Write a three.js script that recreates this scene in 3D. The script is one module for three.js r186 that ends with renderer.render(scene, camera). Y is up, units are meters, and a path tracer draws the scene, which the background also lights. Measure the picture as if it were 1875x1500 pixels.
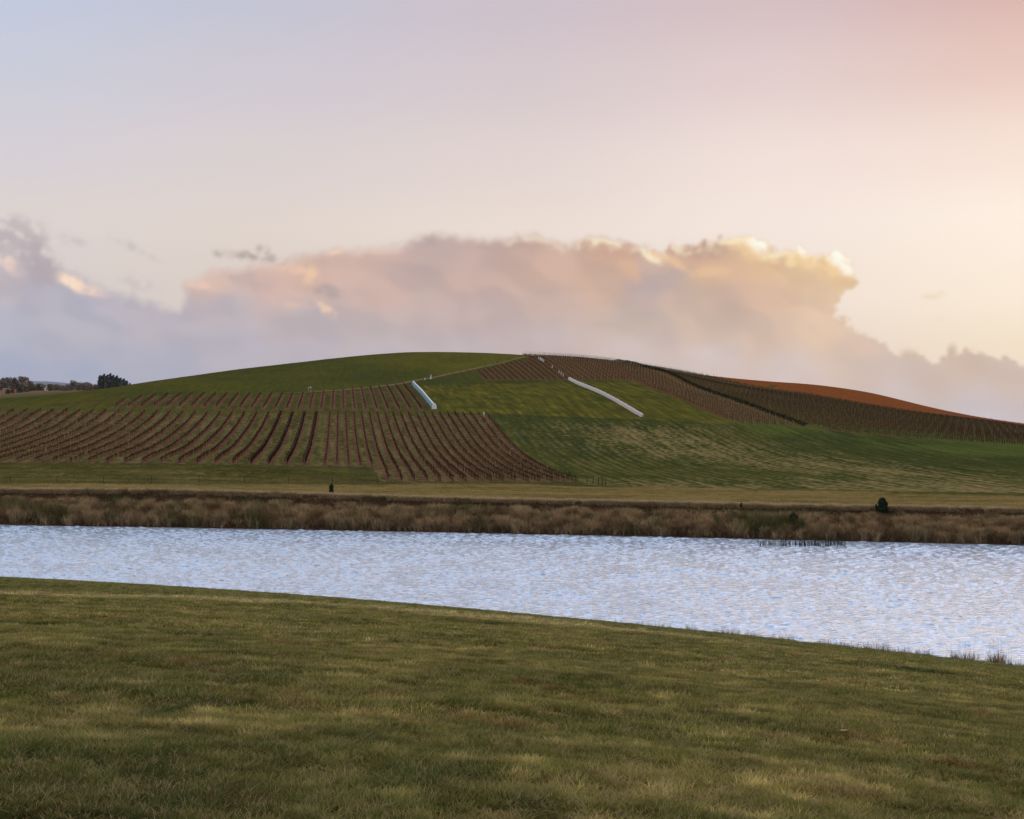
import * as THREE from 'three';
import { mergeGeometries } from 'three/addons/utils/BufferGeometryUtils.js';

// ---------------------------------------------------------------- camera, sun, exposure (the sky's texture follows just below the noise functions)
const scene = new THREE.Scene();
const camera = new THREE.PerspectiveCamera(34, 1875 / 1500, 0.1, 20000);
camera.position.set(0, 15.6, 0);
camera.rotation.set(Math.atan(30 / 2453), 0, 0);
scene.add(camera);

const SUN_AZ = 46, SUN_EL = 12;                            // degrees to the right of the view, above the horizon
const rad = Math.PI / 180;
const sunDir = new THREE.Vector3(Math.sin(SUN_AZ * rad) * Math.cos(SUN_EL * rad), Math.sin(SUN_EL * rad), -Math.cos(SUN_AZ * rad) * Math.cos(SUN_EL * rad));
const sun = new THREE.DirectionalLight(new THREE.Color().setRGB(1, 0.74, 0.48), 0.7);
sun.position.copy(sunDir).multiplyScalar(900); sun.position.z -= 250;
sun.target.position.set(0, 0, -250);
sun.castShadow = true; sun.shadow.radius = 40; sun.shadow.mapSize.set(2048, 2048);
Object.assign(sun.shadow.camera, { left: -450, right: 450, top: 300, bottom: -300, near: 10, far: 2500 });
scene.add(sun, sun.target);

const renderer = new THREE.WebGLRenderer({ antialias: true });
renderer.setSize(1024, 819);
renderer.toneMapping = THREE.LinearToneMapping;
renderer.toneMappingExposure = 1;
renderer.shadowMap.enabled = true;
// ---------------------------------------------------------------- numbers and noise
const clamp = (v, a = 0, b = 1) => Math.min(b, Math.max(a, v));
const lerp = (a, b, k) => a + (b - a) * k;
const smooth = (a, b, v) => { const k = clamp((v - a) / (b - a)); return k * k * (3 - 2 * k); };
function randomFrom(seed) {
  let a = seed >>> 0;
  return () => { a = (a + 0x6d2b79f5) | 0; let t = Math.imul(a ^ (a >>> 15), 1 | a); t = (t + Math.imul(t ^ (t >>> 7), 61 | t)) ^ t; return ((t ^ (t >>> 14)) >>> 0) / 4294967296; };
}
const perm = new Uint8Array(512);
{ const r = randomFrom(11), p = [...Array(256).keys()]; for (let i = 255; i > 0; i--) { const j = Math.floor(r() * (i + 1)); [p[i], p[j]] = [p[j], p[i]]; } for (let i = 0; i < 512; i++) perm[i] = p[i & 255]; }
const gradX = [], gradY = [];
for (let i = 0; i < 16; i++) { gradX.push(Math.cos(i * Math.PI / 8)); gradY.push(Math.sin(i * Math.PI / 8)); }
function noise(x, y) {                                   // gradient noise, about -0.7 .. 0.7
  const xi = Math.floor(x), yi = Math.floor(y), fx = x - xi, fy = y - yi, X = xi & 255, Y = yi & 255;
  const u = fx * fx * fx * (fx * (fx * 6 - 15) + 10), v = fy * fy * fy * (fy * (fy * 6 - 15) + 10);
  const a = perm[perm[X] + Y] & 15, b = perm[perm[X + 1] + Y] & 15, c = perm[perm[X] + Y + 1] & 15, d = perm[perm[X + 1] + Y + 1] & 15;
  const n0 = gradX[a] * fx + gradY[a] * fy, n1 = gradX[b] * (fx - 1) + gradY[b] * fy;
  const n2 = gradX[c] * fx + gradY[c] * (fy - 1), n3 = gradX[d] * (fx - 1) + gradY[d] * (fy - 1);
  return (n0 + (n1 - n0) * u) * (1 - v) + (n2 + (n3 - n2) * u) * v;
}
function fbm(x, y, octaves = 4) {
  let s = 0, a = 1, k = 0;
  for (let i = 0; i < octaves; i++) { s += a * noise(x, y); k += a; a *= 0.5; x = x * 2.03 + 17.3; y = y * 2.03 - 9.1; }
  return s / k * 1.6;
}

// ---------------------------------------------------------------- the lie of the land, in metres; the water surface is y = 0
const EYE = 15.6;
const nearShore = x => x < -80 ? -145.4 + 0.18 * (x + 80) : x > 45 ? Math.min(-48, -76.25 + 0.5 * (x - 45)) : -111.8 + 0.657 * x + 0.00296 * x * x;
const farShore = x => -193.8 + 0.251 * x + 0.00043 * x * x + 0.5 * noise(x * 0.13, 3.1) + 0.25 * noise(x * 0.45, 8.2);
// the vineyard hill: a thin-plate surface through surveyed heights
const hillPoints = [
  [-112.9, 5.34, -215], [-149.6, 7.81, -285], [-178.5, 11.22, -340], [-210, 17.39, -400], [-231, 20.21, -440], [-283.5, 22.73, -540],
  [-367.5, 22.31, -700], [-82.1, 5.18, -215], [-93.6, 5.17, -245], [-107.7, 7.96, -282], [-127.6, 11.38, -334], [-142, 14.98, -371.7],
  [-156.7, 20.81, -410], [-198.8, 25.41, -520], [-244.6, 26.4, -640], [-324.9, 23.11, -850], [-170.7, 33.42, -600], [-210.5, 35.07, -740],
  [-55.1, 5.24, -212], [-64.9, 4.96, -250], [-73.3, 7.79, -282], [-83.1, 9.48, -319.7], [-91.2, 11.74, -351], [-97.7, 14.12, -376],
  [-104.5, 17.2, -402], [-109.9, 20.49, -423], [-122.2, 26.92, -470], [-140.4, 32.81, -540], [-166.4, 37.63, -640], [-207.9, 37.85, -800],
  [-246.9, 29.64, -950], [-139.2, 45.71, -700], [-29.1, 4.72, -212], [-35.5, 4.62, -258], [-39.1, 7.15, -284], [-44.7, 8.98, -325],
  [-49.5, 11.79, -360], [-55, 15.6, -400], [-60.1, 19.7, -437], [-66, 23.82, -480], [-72.9, 29.43, -530], [-85.3, 39.07, -620],
  [-101.9, 52.41, -740], [-118.3, 53.35, -860], [-137.6, 40.9, -1000], [-47.1, 33.49, -585], [-62, 57.87, -770], [-72.5, 58.37, -900],
  [-3.1, 4.36, -206], [-4, 4.5, -262], [-4.6, 5.33, -300], [-5.1, 7.23, -336.9], [-5.5, 8.98, -361], [-6, 12.87, -394],
  [-6.7, 18.8, -436.6], [-7.6, 25.79, -500], [-9.1, 35.74, -595], [-10.6, 48.23, -690], [-11.5, 56.52, -755], [-13.5, 54.87, -880],
  [-15.6, 43.41, -1020], [13, 50.26, -688], [14.1, 54.56, -745], [25.1, 35.99, -595], [20.8, 4.32, -195], [27.3, 3.65, -255],
  [34.2, 4.91, -320], [39.6, 7.76, -370], [43.7, 12.27, -408], [48.7, 18.75, -455], [56.7, 28.13, -530], [64.2, 35.92, -600],
  [69.6, 42.33, -650], [77.6, 46.97, -725], [91, 43.55, -850], [107, 32.9, -1000], [41.2, 4.19, -188], [52.5, 3.58, -240],
  [65.7, 4.84, -300], [78.9, 7.39, -360], [87.6, 11.04, -400], [96.4, 14.88, -440], [113.9, 21.54, -520], [131.5, 26.6, -600],
  [147.9, 30.82, -675], [173.1, 40.31, -790], [197.2, 36.38, -900], [223.5, 25.41, -1020], [68.6, 16.68, -440], [93.1, 31.42, -597],
  [107.6, 37, -690], [134.1, 36.75, -860], [116.1, 12.45, -430], [178.3, 25.51, -660], [216.1, 34.8, -800], [248.5, 27.87, -920],
  [198.9, 20.87, -640], [248.7, 25.81, -800], [279.8, 21.37, -900], [218, 17.69, -620], [274.2, 18.61, -780], [316.5, 14.37, -900],
  [67.2, 4.2, -176], [87.8, 3.33, -230], [114.6, 4.48, -300], [137.5, 7.39, -360], [158.6, 9.51, -415], [198.7, 12.21, -520],
  [236.9, 15, -620], [294.2, 14.66, -770], [344, 8.37, -900], [389.9, 1.41, -1020], [91.7, 2.77, -165], [138.9, 4.12, -250],
  [188.9, 6.7, -340], [233.3, 8.43, -420], [344.4, 11.28, -620], [427.8, 7.08, -770], [500, -1.63, -900],
];
const hillWeights = (() => {
  const n = hillPoints.length, m = n + 3, A = [];
  const k = r2 => r2 > 0 ? 0.5 * r2 * Math.log(r2) : 0;
  for (let i = 0; i < m; i++) A.push(new Float64Array(m + 1));
  for (let i = 0; i < n; i++) {
    const [x, y, z] = hillPoints[i];
    for (let j = 0; j < n; j++) { const dx = (x - hillPoints[j][0]) / 100, dz = (z - hillPoints[j][2]) / 100; A[i][j] = k(dx * dx + dz * dz); }
    A[i][i] += 0.0006;
    A[i][n] = 1; A[i][n + 1] = x / 100; A[i][n + 2] = z / 100; A[n][i] = 1; A[n + 1][i] = x / 100; A[n + 2][i] = z / 100; A[i][m] = y;
  }
  for (let c = 0; c < m; c++) {
    let p = c; for (let i = c + 1; i < m; i++) if (Math.abs(A[i][c]) > Math.abs(A[p][c])) p = i;
    [A[c], A[p]] = [A[p], A[c]];
    for (let i = 0; i < m; i++) if (i !== c) { const f = A[i][c] / A[c][c]; if (f) for (let j = c; j <= m; j++) A[i][j] -= f * A[c][j]; }
  }
  return A.map((row, i) => row[m] / row[i]);
})();
function hillSurface(x, z) {
  const n = hillPoints.length; let s = hillWeights[n] + hillWeights[n + 1] * x / 100 + hillWeights[n + 2] * z / 100;
  for (let j = 0; j < n; j++) { const dx = (x - hillPoints[j][0]) / 100, dz = (z - hillPoints[j][2]) / 100, r2 = dx * dx + dz * dz; if (r2 > 0) s += hillWeights[j] * 0.5 * r2 * Math.log(r2); }
  return s;
}
// land beyond the hill: rising pasture on the left, a low valley on the right
function farLand(x, z) {
  const d = -z, left = smooth(-40, -170, x);
  const rise = 30.7 + (Math.min(d, 1300) - 700) * 0.035 + 2.5 * fbm(x * 0.004, z * 0.004, 2);
  return lerp(-30, rise, left) - smooth(1500, 6000, d) * 20 * left;
}
const BANK = 6.2;
function landHeight(x, z) {                              // everything on the far side of the water
  const t = farShore(x) - z;                             // metres behind the far waterline
  if (t < -8) return -2.5;
  if (t < 0) return -2.5 * (-t / 8);
  let h = hillSurface(x, z);
  if (t < BANK + 3) {
    const top = hillSurface(x, Math.min(z, farShore(x) - BANK - 0.6)), u = clamp(t / BANK);
    const rough = 0.35 * fbm(x * 0.16, z * 0.3, 3);
    const rise = u < 0.86 ? 0.74 * Math.pow(u / 0.86, 0.85) : 0.74 + 0.26 * smooth(0.86, 1, u);
    h = lerp(top * rise + rough * Math.sin(Math.PI * clamp(u)), h, smooth(BANK, BANK + 3, t));
  }
  return h;
}
function shoreAlong(k) {                                 // metres ahead to the near waterline, going k metres right per metre ahead
  k = clamp(k, -0.9, 1.1); const a = 0.00296 * k * k, b = 1 + 0.657 * k;
  return a < 1e-7 ? 111.8 / b : (Math.sqrt(b * b + 4 * a * 111.8) - b) / (2 * a);
}
function lawnHeight(x, z) {                              // the near side, falling from under the camera to the water
  if (z > -0.5) return 14.1 + 0.03 * Math.max(0, z);
  const d = -z, t = d / shoreAlong(x / d);
  let h = 14.1 * (1 - t) + 0.3 * Math.exp(-(((t - 0.64) / 0.1) ** 2)) * smooth(35, 5, x);
  const a = smooth(3, 12, d) * (1 - smooth(0.9, 1, t));
  h += a * (0.13 * fbm(x * 0.16 + 3, z * 0.22, 3) + 0.075 * noise(x * 0.42 + 0.2 * z, z * 0.7 + 5) + 0.04 * fbm(x * 0.9, z * 1.2 + 5, 2));
  return Math.max(h, -3);
}
// the vine rows all run one way; across = metres to the right of the middle row, along = metres uphill
const ROW = [-0.1279, -0.9918];                           // (x, z)
const across = (x, z) => -ROW[1] * x + ROW[0] * z;
const along = (x, z) => ROW[0] * x + ROW[1] * z;
const fromRow = (s, t) => [-ROW[1] * s + ROW[0] * t, ROW[0] * s + ROW[1] * t];

// ---------------------------------------------------------------- sky: dusk air and a bank of cumulus, computed into one equirectangular map
const srgb = c => c <= 0.04045 ? c / 12.92 : Math.pow((c + 0.055) / 1.055, 2.4);
const hex = h => [0, 2, 4].map(i => srgb(parseInt(h.slice(i, i + 2), 16) / 255));
const sky = (() => {
  const els = [0, 3.3, 5.4, 8.4, 11.1, 14.4, 17.6, 22.5, 42, 90];
  const air = [
    [-180, 'b9b4c2 bdb8c6 bfbcca c0c0d0 bec2d4 bcc4d8 bac5dc bcc8de c2c9d9 c4c7d3'],
    [-110, 'b5b2c2 bcb9c7 c2bfcb c4c4d0 c1c6d6 bec7da bbc8de bcc8de c2c9d9 c4c7d3'],
    [-60, 'b4b3c4 c2bec8 cdc6ca d2cdd2 cccdd8 c4cbdc bec9df bcc8de c2c9d9 c4c7d3'],
    [-21, 'b8b6c6 cac4c9 d8ceca ddd4d1 d6d0d7 cacddb bfc9de b6c6e2 c2c9d9 c4c7d3'],
    [-11, 'bcb6c2 cfc6c6 dcd0c7 e1d5cd dbd1d1 d0cad3 c4c5d5 c1cbdf c2c9d9 c4c7d3'],
    [0, 'c8bcc0 dccdc4 e4d4c8 ebddd3 e3d5d1 d7cace cdc1ca c6cee2 c2c9d9 c4c7d3'],
    [11, 'dcccc4 ecdacb f2e2d5 f6e7de f2e1da e3cfcd d5bfc2 d4d6e4 c4cad9 c4c7d3'],
    [21, 'ecdac6 f5e3ca fbebd7 fdeee0 f6e0d4 e6c6bc d6b1ac dad8e4 c6cbd9 c4c7d3'],
    [32, 'f0dac0 f9e3c8 feecd8 fff1e2 f8e2d6 e8cac0 d9b6b0 dcd9e2 c6cbd9 c4c7d3'],
    [60, 'e0c8bc ecd2c4 f0d8ca f0dcd2 ead6d0 decccd d6c6cc d0cede c2c9d9 c4c7d3'],
    [110, 'c4b8c0 c8bec6 ccc4cc cdc8d0 cac8d4 c6c8d8 c2c8da bccae4 c2c9d9 c4c7d3'],
    [180, 'b9b4c2 bdb8c6 bfbcca c0c0d0 bec2d4 bcc4d8 bac5dc bcc8de c2c9d9 c4c7d3'],
  ].map(([a, row]) => [a, row.split(' ').map(hex)]);
  const ease = k => k * k * (3 - 2 * k) * 0.5 + k * 0.5;
  function clear(az, el) {
    let i = 0; while (i < air.length - 2 && az > air[i + 1][0]) i++;
    let j = 0; while (j < els.length - 2 && el > els[j + 1]) j++;
    const p = ease(clamp((az - air[i][0]) / (air[i + 1][0] - air[i][0]))), q = ease(clamp((el - els[j]) / (els[j + 1] - els[j])));
    const a = air[i][1], b = air[i + 1][1], up = 1 + (0.24 + 1.1 * Math.exp(-(((az - 34) / 36) ** 2))) * smooth(17.3, 23, el) * lerp(1, 0.3, smooth(24, 46, el));  // up: sky brightened above the view, added to light water and ground
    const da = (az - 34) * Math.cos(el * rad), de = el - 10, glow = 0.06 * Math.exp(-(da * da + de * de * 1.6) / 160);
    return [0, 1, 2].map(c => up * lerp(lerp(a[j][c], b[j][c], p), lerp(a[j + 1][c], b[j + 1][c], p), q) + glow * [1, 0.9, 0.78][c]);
  }
  // the clouds are laid out on tangents in hundredths: u = tan(azimuth), v = tan(elevation) / cos(azimuth)
  const U = x => (x - 937.5) / 24.53, V = y => (780 - y) / 24.53;
  const outline = pts => pts.map(([x, y]) => [U(x), V(y)]);
  const bank = outline([[-600, 470], [-300, 520], [-60, 470], [0, 458], [20, 462], [45, 488], [62, 470], [84, 492], [100, 487], [150, 508], [192, 533], [240, 541], [275, 552], [310, 567], [326, 571], [338, 545], [336, 522], [352, 512], [395, 494], [450, 492], [520, 478], [560, 470], [592, 460], [622, 456], [640, 461], [690, 454], [738, 452], [762, 438], [788, 429], [832, 433], [900, 438], [930, 438], [950, 429], [985, 432], [1008, 444], [1030, 452], [1066, 440], [1090, 435], [1112, 439], [1140, 446], [1178, 446], [1190, 458], [1204, 464], [1222, 455], [1265, 447], [1310, 437], [1340, 434], [1378, 432], [1398, 444], [1404, 458], [1428, 456], [1452, 460], [1466, 450], [1484, 458], [1496, 464], [1528, 460], [1550, 476], [1568, 500], [1576, 518], [1568, 532], [1546, 540], [1540, 560], [1528, 576], [1552, 580], [1560, 594], [1590, 610], [1622, 624], [1636, 640], [1650, 648], [1668, 642], [1682, 650], [1700, 658], [1718, 662], [1734, 646], [1744, 630], [1752, 646], [1776, 640], [1800, 642], [1828, 652], [1850, 660], [1875, 670], [1960, 690], [2200, 720], [2600, 735], [2600, 1100], [-600, 1100]]);
  const edges = bank.map((p, i) => [p, bank[(i + 1) % bank.length]]);
  function depthIn(u, v) {                                 // signed distance to the outline, positive inside
    let best = 1e9, inside = false;
    for (const [[ax, ay], [bx, by]] of edges) {
      const dx = bx - ax, dy = by - ay, k = clamp(((u - ax) * dx + (v - ay) * dy) / (dx * dx + dy * dy)), ex = u - ax - k * dx, ey = v - ay - k * dy, d = ex * ex + ey * ey;
      if (d < best) best = d;
      if ((ay > v) !== (by > v) && u < (bx - ax) * (v - ay) / (by - ay) + ax) inside = !inside;
    }
    return (inside ? 1 : -1) * Math.sqrt(best);
  }
  // what the body of the bank looks like here and there
  const body = [
    [0, 520, 'c0b6bc'], [80, 450, 'bcb0b4'], [80, 560, 'b8b4c0'], [0, 600, 'b2b3c3'], [0, 680, 'a8aec4'], [150, 620, 'b6b3c0'], [150, 690, 'a9aec3'], [300, 600, 'bbb3bc'], [300, 660, 'b2b1c0'], [300, 700, 'b0b1c2'], [420, 560, 'bdb4ba'], [420, 640, 'b9b4bf'],
    [400, 515, 'd6b9ad'], [480, 510, 'd2b4aa'], [560, 500, 'd6b6a8'], [560, 600, 'bdb1b4'], [560, 650, 'bab3bd'], [650, 480, 'd0b2a8'], [700, 540, 'cbb0a8'], [700, 600, 'c2b3b2'], [700, 650, 'c2b8bf'], [800, 460, 'bfa8a4'], [850, 520, 'c8aea6'], [850, 590, 'c2afac'], [850, 640, 'c4b7ba'],
    [950, 460, 'c6aaa0'], [1000, 500, 'd0b0a0'], [1000, 560, 'c6aea6'], [1000, 620, 'c8b8b6'], [1120, 470, 'cdaa98'], [1110, 520, 'd2b29e'], [1180, 530, 'c0aca8'], [1150, 590, 'c4b2a8'], [1150, 640, 'd0c0bc'],
    [1280, 470, 'c9a794'], [1300, 500, 'e0b998'], [1260, 540, 'ccb4a4'], [1330, 550, 'c8aea0'], [1300, 600, 'd0b8a8'], [1300, 660, 'd6c6c2'], [1400, 480, 'dcb896'], [1450, 490, 'e4c29c'], [1420, 540, 'd8b6a0'], [1420, 600, 'd6bcaa'], [1540, 510, 'e6c49e'], [1520, 550, 'e4c6a8'], [1500, 600, 'e2c6ae'], [1580, 630, 'dcc2b0'],
    [1450, 680, 'd8c6c0'], [1600, 670, 'd4bfb4'], [1700, 690, 'd2bcb0'], [1780, 670, 'd2baa8'], [1840, 690, 'd4beb0'], [1650, 720, 'd4c4c0'], [1800, 730, 'd3c4c2'], [1800, 770, 'd3c9d0'], [1950, 730, 'd6c4be'], [2200, 760, 'd2c2c4'], [-200, 560, 'b4b2c0'], [-200, 680, 'a8adc2'], [-500, 600, 'b0b0c0'],
  ].map(([x, y, c]) => [U(x), V(y), hex(c)]);
  function bodyColor(u, v) {
    let r = 0, g = 0, b = 0, k = 0;
    for (const [bu, bv, c] of body) { const d = (u - bu) ** 2 + 1.5 * (v - bv) ** 2, w = 1 / (d + 1.8) ** 2; r += w * c[0]; g += w * c[1]; b += w * c[2]; k += w; }
    return [r / k, g / k, b / k];
  }
  // lit streaks, dark scraps and puffs: [x, y, half width, half height, turn, colour, strength, ragged]
  const puffs = [
    [15, 478, 34, 16, 0.5, 'f8dccb', 0.95, 1], [30, 496, 26, 12, 0.3, 'ddc4c4', 0.6, 1], [128, 512, 44, 13, 0.42, 'fde0c8', 1, 1], [168, 530, 30, 9, 0.35, 'f6d5c2', 0.8, 1],
    [52, 462, 28, 46, 0.35, 'b6abb1', 0.85, 3], [82, 492, 28, 30, 0, 'b3a8af', 0.95, 3], [66, 448, 24, 18, 0.2, 'b9aeb3', 0.7, 3], [14, 430, 40, 24, 0.1, 'beb3b6', 0.95, 2], [40, 412, 34, 18, 0.2, 'c2b7ba', 0.8, 2], [5, 448, 26, 20, 0, 'bcb0b4', 0.7, 3], [130, 440, 24, 12, 0.2, 'c3b8b9', 0.55, 2], [205, 438, 16, 5, 0.5, 'c2b7b7', 0.5, 2], [236, 452, 26, 9, 0.5, 'c2b6b5', 0.6, 2], [270, 466, 24, 7, 0.5, 'cbbfba', 0.5, 2], [255, 522, 34, 12, 0.2, 'c9bdbd', 0.55, 2], [225, 514, 14, 12, 0.2, 'c9bdbd', 0.4, 2],
    [400, 463, 12, 8, 0, 'b7a8a6', 0.75, 2], [455, 468, 42, 10, 0.08, 'b3a39f', 0.95, 2], [478, 460, 14, 12, 0, 'b3a39f', 0.8, 2], [505, 474, 20, 9, 0.2, 'b8a6a1', 0.8, 2],
    [362, 520, 30, 10, 0.15, 'ecc8b6', 0.8, 1], [460, 516, 40, 16, 0.2, 'bfaca8', 0.55, 1], [540, 494, 40, 10, 0.15, 'ecc7ac', 0.7, 1], [568, 505, 20, 18, 0.6, 'efc9a6', 0.75, 1], [532, 560, 34, 7, 0.05, 'e0bdae', 0.7, 1], [594, 566, 22, 9, 0.75, 'f0cdb0', 0.85, 1], [596, 534, 28, 12, 0.1, 'b3a3a0', 0.85, 1], [612, 461, 16, 6, -0.2, 'f2d3b8', 0.8, 1], [660, 457, 40, 5, 0, 'ecccb6', 0.6, 1], [705, 458, 36, 6, 0, 'e8c9b4', 0.6, 1],
    [1150, 492, 30, 16, 0.7, 'e0b694', 0.6, 1], [1225, 476, 50, 9, 0.55, 'ecc4a0', 0.75, 1], [1300, 497, 46, 11, -0.1, 'e8c09c', 0.7, 1], [1232, 508, 40, 14, -0.1, 'bdaba6', 0.75, 1], [1200, 524, 44, 12, 0, 'bcaaa8', 0.6, 1], [1290, 456, 52, 15, -0.12, 'c2a08e', 0.75, 1], [1120, 465, 40, 13, 0.15, 'c8a490', 0.6, 1], [980, 450, 34, 10, 0.1, 'c6a698', 0.5, 1],
    [1380, 455, 40, 22, 0.3, 'f3d0a0', 0.8, 1], [1384, 444, 22, 14, 0.4, 'fffcee', 1, 1], [1347, 441, 28, 8, -0.1, 'fbe6c2', 0.85, 1], [1470, 468, 26, 17, 0.3, 'f2cf9e', 0.75, 1], [1472, 458, 15, 10, 0.4, 'fffae6', 1, 1], [1436, 461, 14, 7, 0, 'f8e0ba', 0.7, 1], [1449, 481, 10, 8, 0, 'f6d6a6', 0.9, 0], [1418, 479, 6, 4, 0, 'f0cda0', 0.7, 0], [1482, 486, 10, 5, 0, 'f0cfa4', 0.7, 0], [1530, 492, 44, 30, 0.5, 'f4d2a0', 0.85, 1], [1530, 472, 22, 13, 0.45, 'fffdf0', 1, 1], [1552, 492, 19, 13, 0.9, 'fffae8', 1, 1], [1512, 470, 12, 9, 0, 'fff4d8', 0.8, 1], [1506, 478, 10, 14, 0, 'e2b888', 0.7, 1], [1545, 516, 30, 12, 0, 'dfbd97', 0.7, 1], [1560, 535, 20, 5, -0.3, 'f0dcc0', 0.5, 1],
    [1705, 543, 28, 6, -0.08, 'efdcc2', 0.85, 2], [1722, 536, 12, 6, 0, 'eedbc2', 0.7, 2], [1724, 583, 14, 4, 0, 'efdcc0', 0.7, 2], [1665, 650, 16, 10, 0, 'd2bba8', 0.7, 0], [1745, 644, 8, 14, 0, 'd2bba8', 0.75, 0], [1690, 648, 5, 8, 0.3, 'dcc4a8', 0.6, 1],
  ].map(([x, y, w, h, a, c, k, m]) => [U(x), V(y), w / 24.53, h / 24.53, Math.cos(a), Math.sin(a), hex(c), k, m]);
  const edgeLight = hex('fff1cf');
  function cloudy(az, el, base) {
    if (Math.abs(az) > 62 || el > 20) return base;
    const u = Math.tan(az * rad) * 100, v = Math.tan(el * rad) / Math.cos(az * rad) * 100;
    if (v > 19) return base;
    const right = smooth(-10, 24, u);
    const w1 = fbm(u * 0.3, v * 0.4, 3), w2 = fbm(u * 0.3 + 31, v * 0.4 + 7, 3), fine = fbm(u * 1.25 + 5, v * 1.5, 4);
    const knobs = x => { let s = 0, a = 1, q = 0.8; for (let k = 0; k < 4; k++) { s += a * (Math.abs(noise(x[0] * q + 3 * k, x[1] * q * 1.15)) - 0.22); a *= 0.56; q *= 2.05; } return s; };
    const bumps = knobs([u, v]), d = depthIn(u + 0.4 * w1, v + 0.35 * w2) + lerp(0.3 * fine + 0.3 * bumps, 0.85 * bumps, right);
    const soft = lerp(0.6, 0.15, right);
    let c = base;
    const cover = smooth(-soft, soft, d);
    if (cover > 0) {
      let b = bodyColor(u + 0.45 * w1, v + 0.35 * w2);
      // billows, brighter towards the light
      const e = 0.5, bx = u * 0.17 + 0.16 * w2, by = v * 0.27 + 0.16 * w1, h0 = fbm(bx, by, 2), h1 = fbm(bx + e * 0.17, by + e * 0.2, 2);
      const upper = smooth(3, 9, v), lit = clamp((h0 - h1) * 0.9, -0.1, 0.1) * lerp(0.1, 0.5, upper);
      b = b.map((q, i) => q * (1 + lit * [1.1, 0.9, 0.6][i] + 0.025 * w2 * (1 - upper)));
      // bright rims on the edges that face the light above and to the right
      const dx = depthIn(u + 0.4 * w1 - 0.4, v + 0.35 * w2 - 0.4) + lerp(0.3 * fbm((u - 0.4) * 1.25 + 5, (v - 0.4) * 1.5, 3), 0.85 * knobs([u - 0.4, v - 0.4]), right);
      const facing = smooth(0.02, 0.42, dx - d), rim = smooth(9, 12, v) * smooth(-8, 10, u + 4 * w2) * facing * smooth(-0.1, 0.15, d) * (1 - smooth(0.2, lerp(0.6, 1.0, right), d)) * smooth(-0.25, 0.3, w1 + 0.35 * right);
      b = b.map((q, i) => lerp(q, edgeLight[i], 0.9 * rim));
      c = c.map((q, i) => lerp(q, b[i], cover));
    }
    for (const [pu, pv, w, h, ca, sa, col, k, ragged] of puffs) {
      const wob = ragged ? 0.42 : 0.15;
      const du = u - pu + wob * w * 1.1 * w1, dv = v - pv + wob * h * 1.6 * w2;
      if (Math.abs(du) > 3.2 * Math.max(w, h) || Math.abs(dv) > 3.2 * Math.max(w, h)) continue;
      const a = (du * ca - dv * sa) / w, b2 = (du * sa + dv * ca) / h;
      const q = a * a + b2 * b2;
      let m = Math.exp(-q * 0.9);
      if (ragged === 2) m *= clamp(0.75 + 1.5 * fine);
      else if (ragged === 3) m *= clamp(0.9 + 1.2 * fine);
      else if (ragged) m *= clamp(lerp(0.78 + 1.15 * fine, 0.92 + 1.1 * bumps, right)) * smooth(-soft * 0.6, soft * 0.6, d);
      m = k * smooth(0.04, ragged === 2 ? 0.95 : 0.8, m);
      if (m > 0.002) c = c.map((x, i) => lerp(x, col[i], m));
    }
    return c;
  }
  const W = 4096, H = 2048, data = new Float32Array(W * H * 4);
  const ground = hex('8d8a84');
  for (let j = 0; j < H; j++) {
    const el = ((j + 0.5) / H - 0.5) * 180, coarse = el > 22 || el < 0 ? 8 : 1;
    for (let i = 0; i < W; i++) {
      const o = (j * W + i) * 4;
      let c;
      let az = ((i + 0.5) / W) * 360 - 90; if (az > 180) az -= 360;
      const outside = coarse > 1 || Math.abs(az) > 62;
      if (el < -1) c = ground;
      else if (outside && i % 8) { for (let k = 0; k < 4; k++) data[o + k] = data[o - 4 + k]; continue; }
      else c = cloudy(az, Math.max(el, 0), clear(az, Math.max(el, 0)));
      data[o] = c[0]; data[o + 1] = c[1]; data[o + 2] = c[2]; data[o + 3] = 1;
    }
  }
  const t = new THREE.DataTexture(data, W, H, THREE.RGBAFormat, THREE.FloatType);
  t.mapping = THREE.EquirectangularReflectionMapping; t.magFilter = THREE.LinearFilter; t.minFilter = THREE.LinearFilter; t.needsUpdate = true;
  return t;
})();
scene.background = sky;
scene.environment = sky;

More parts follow.
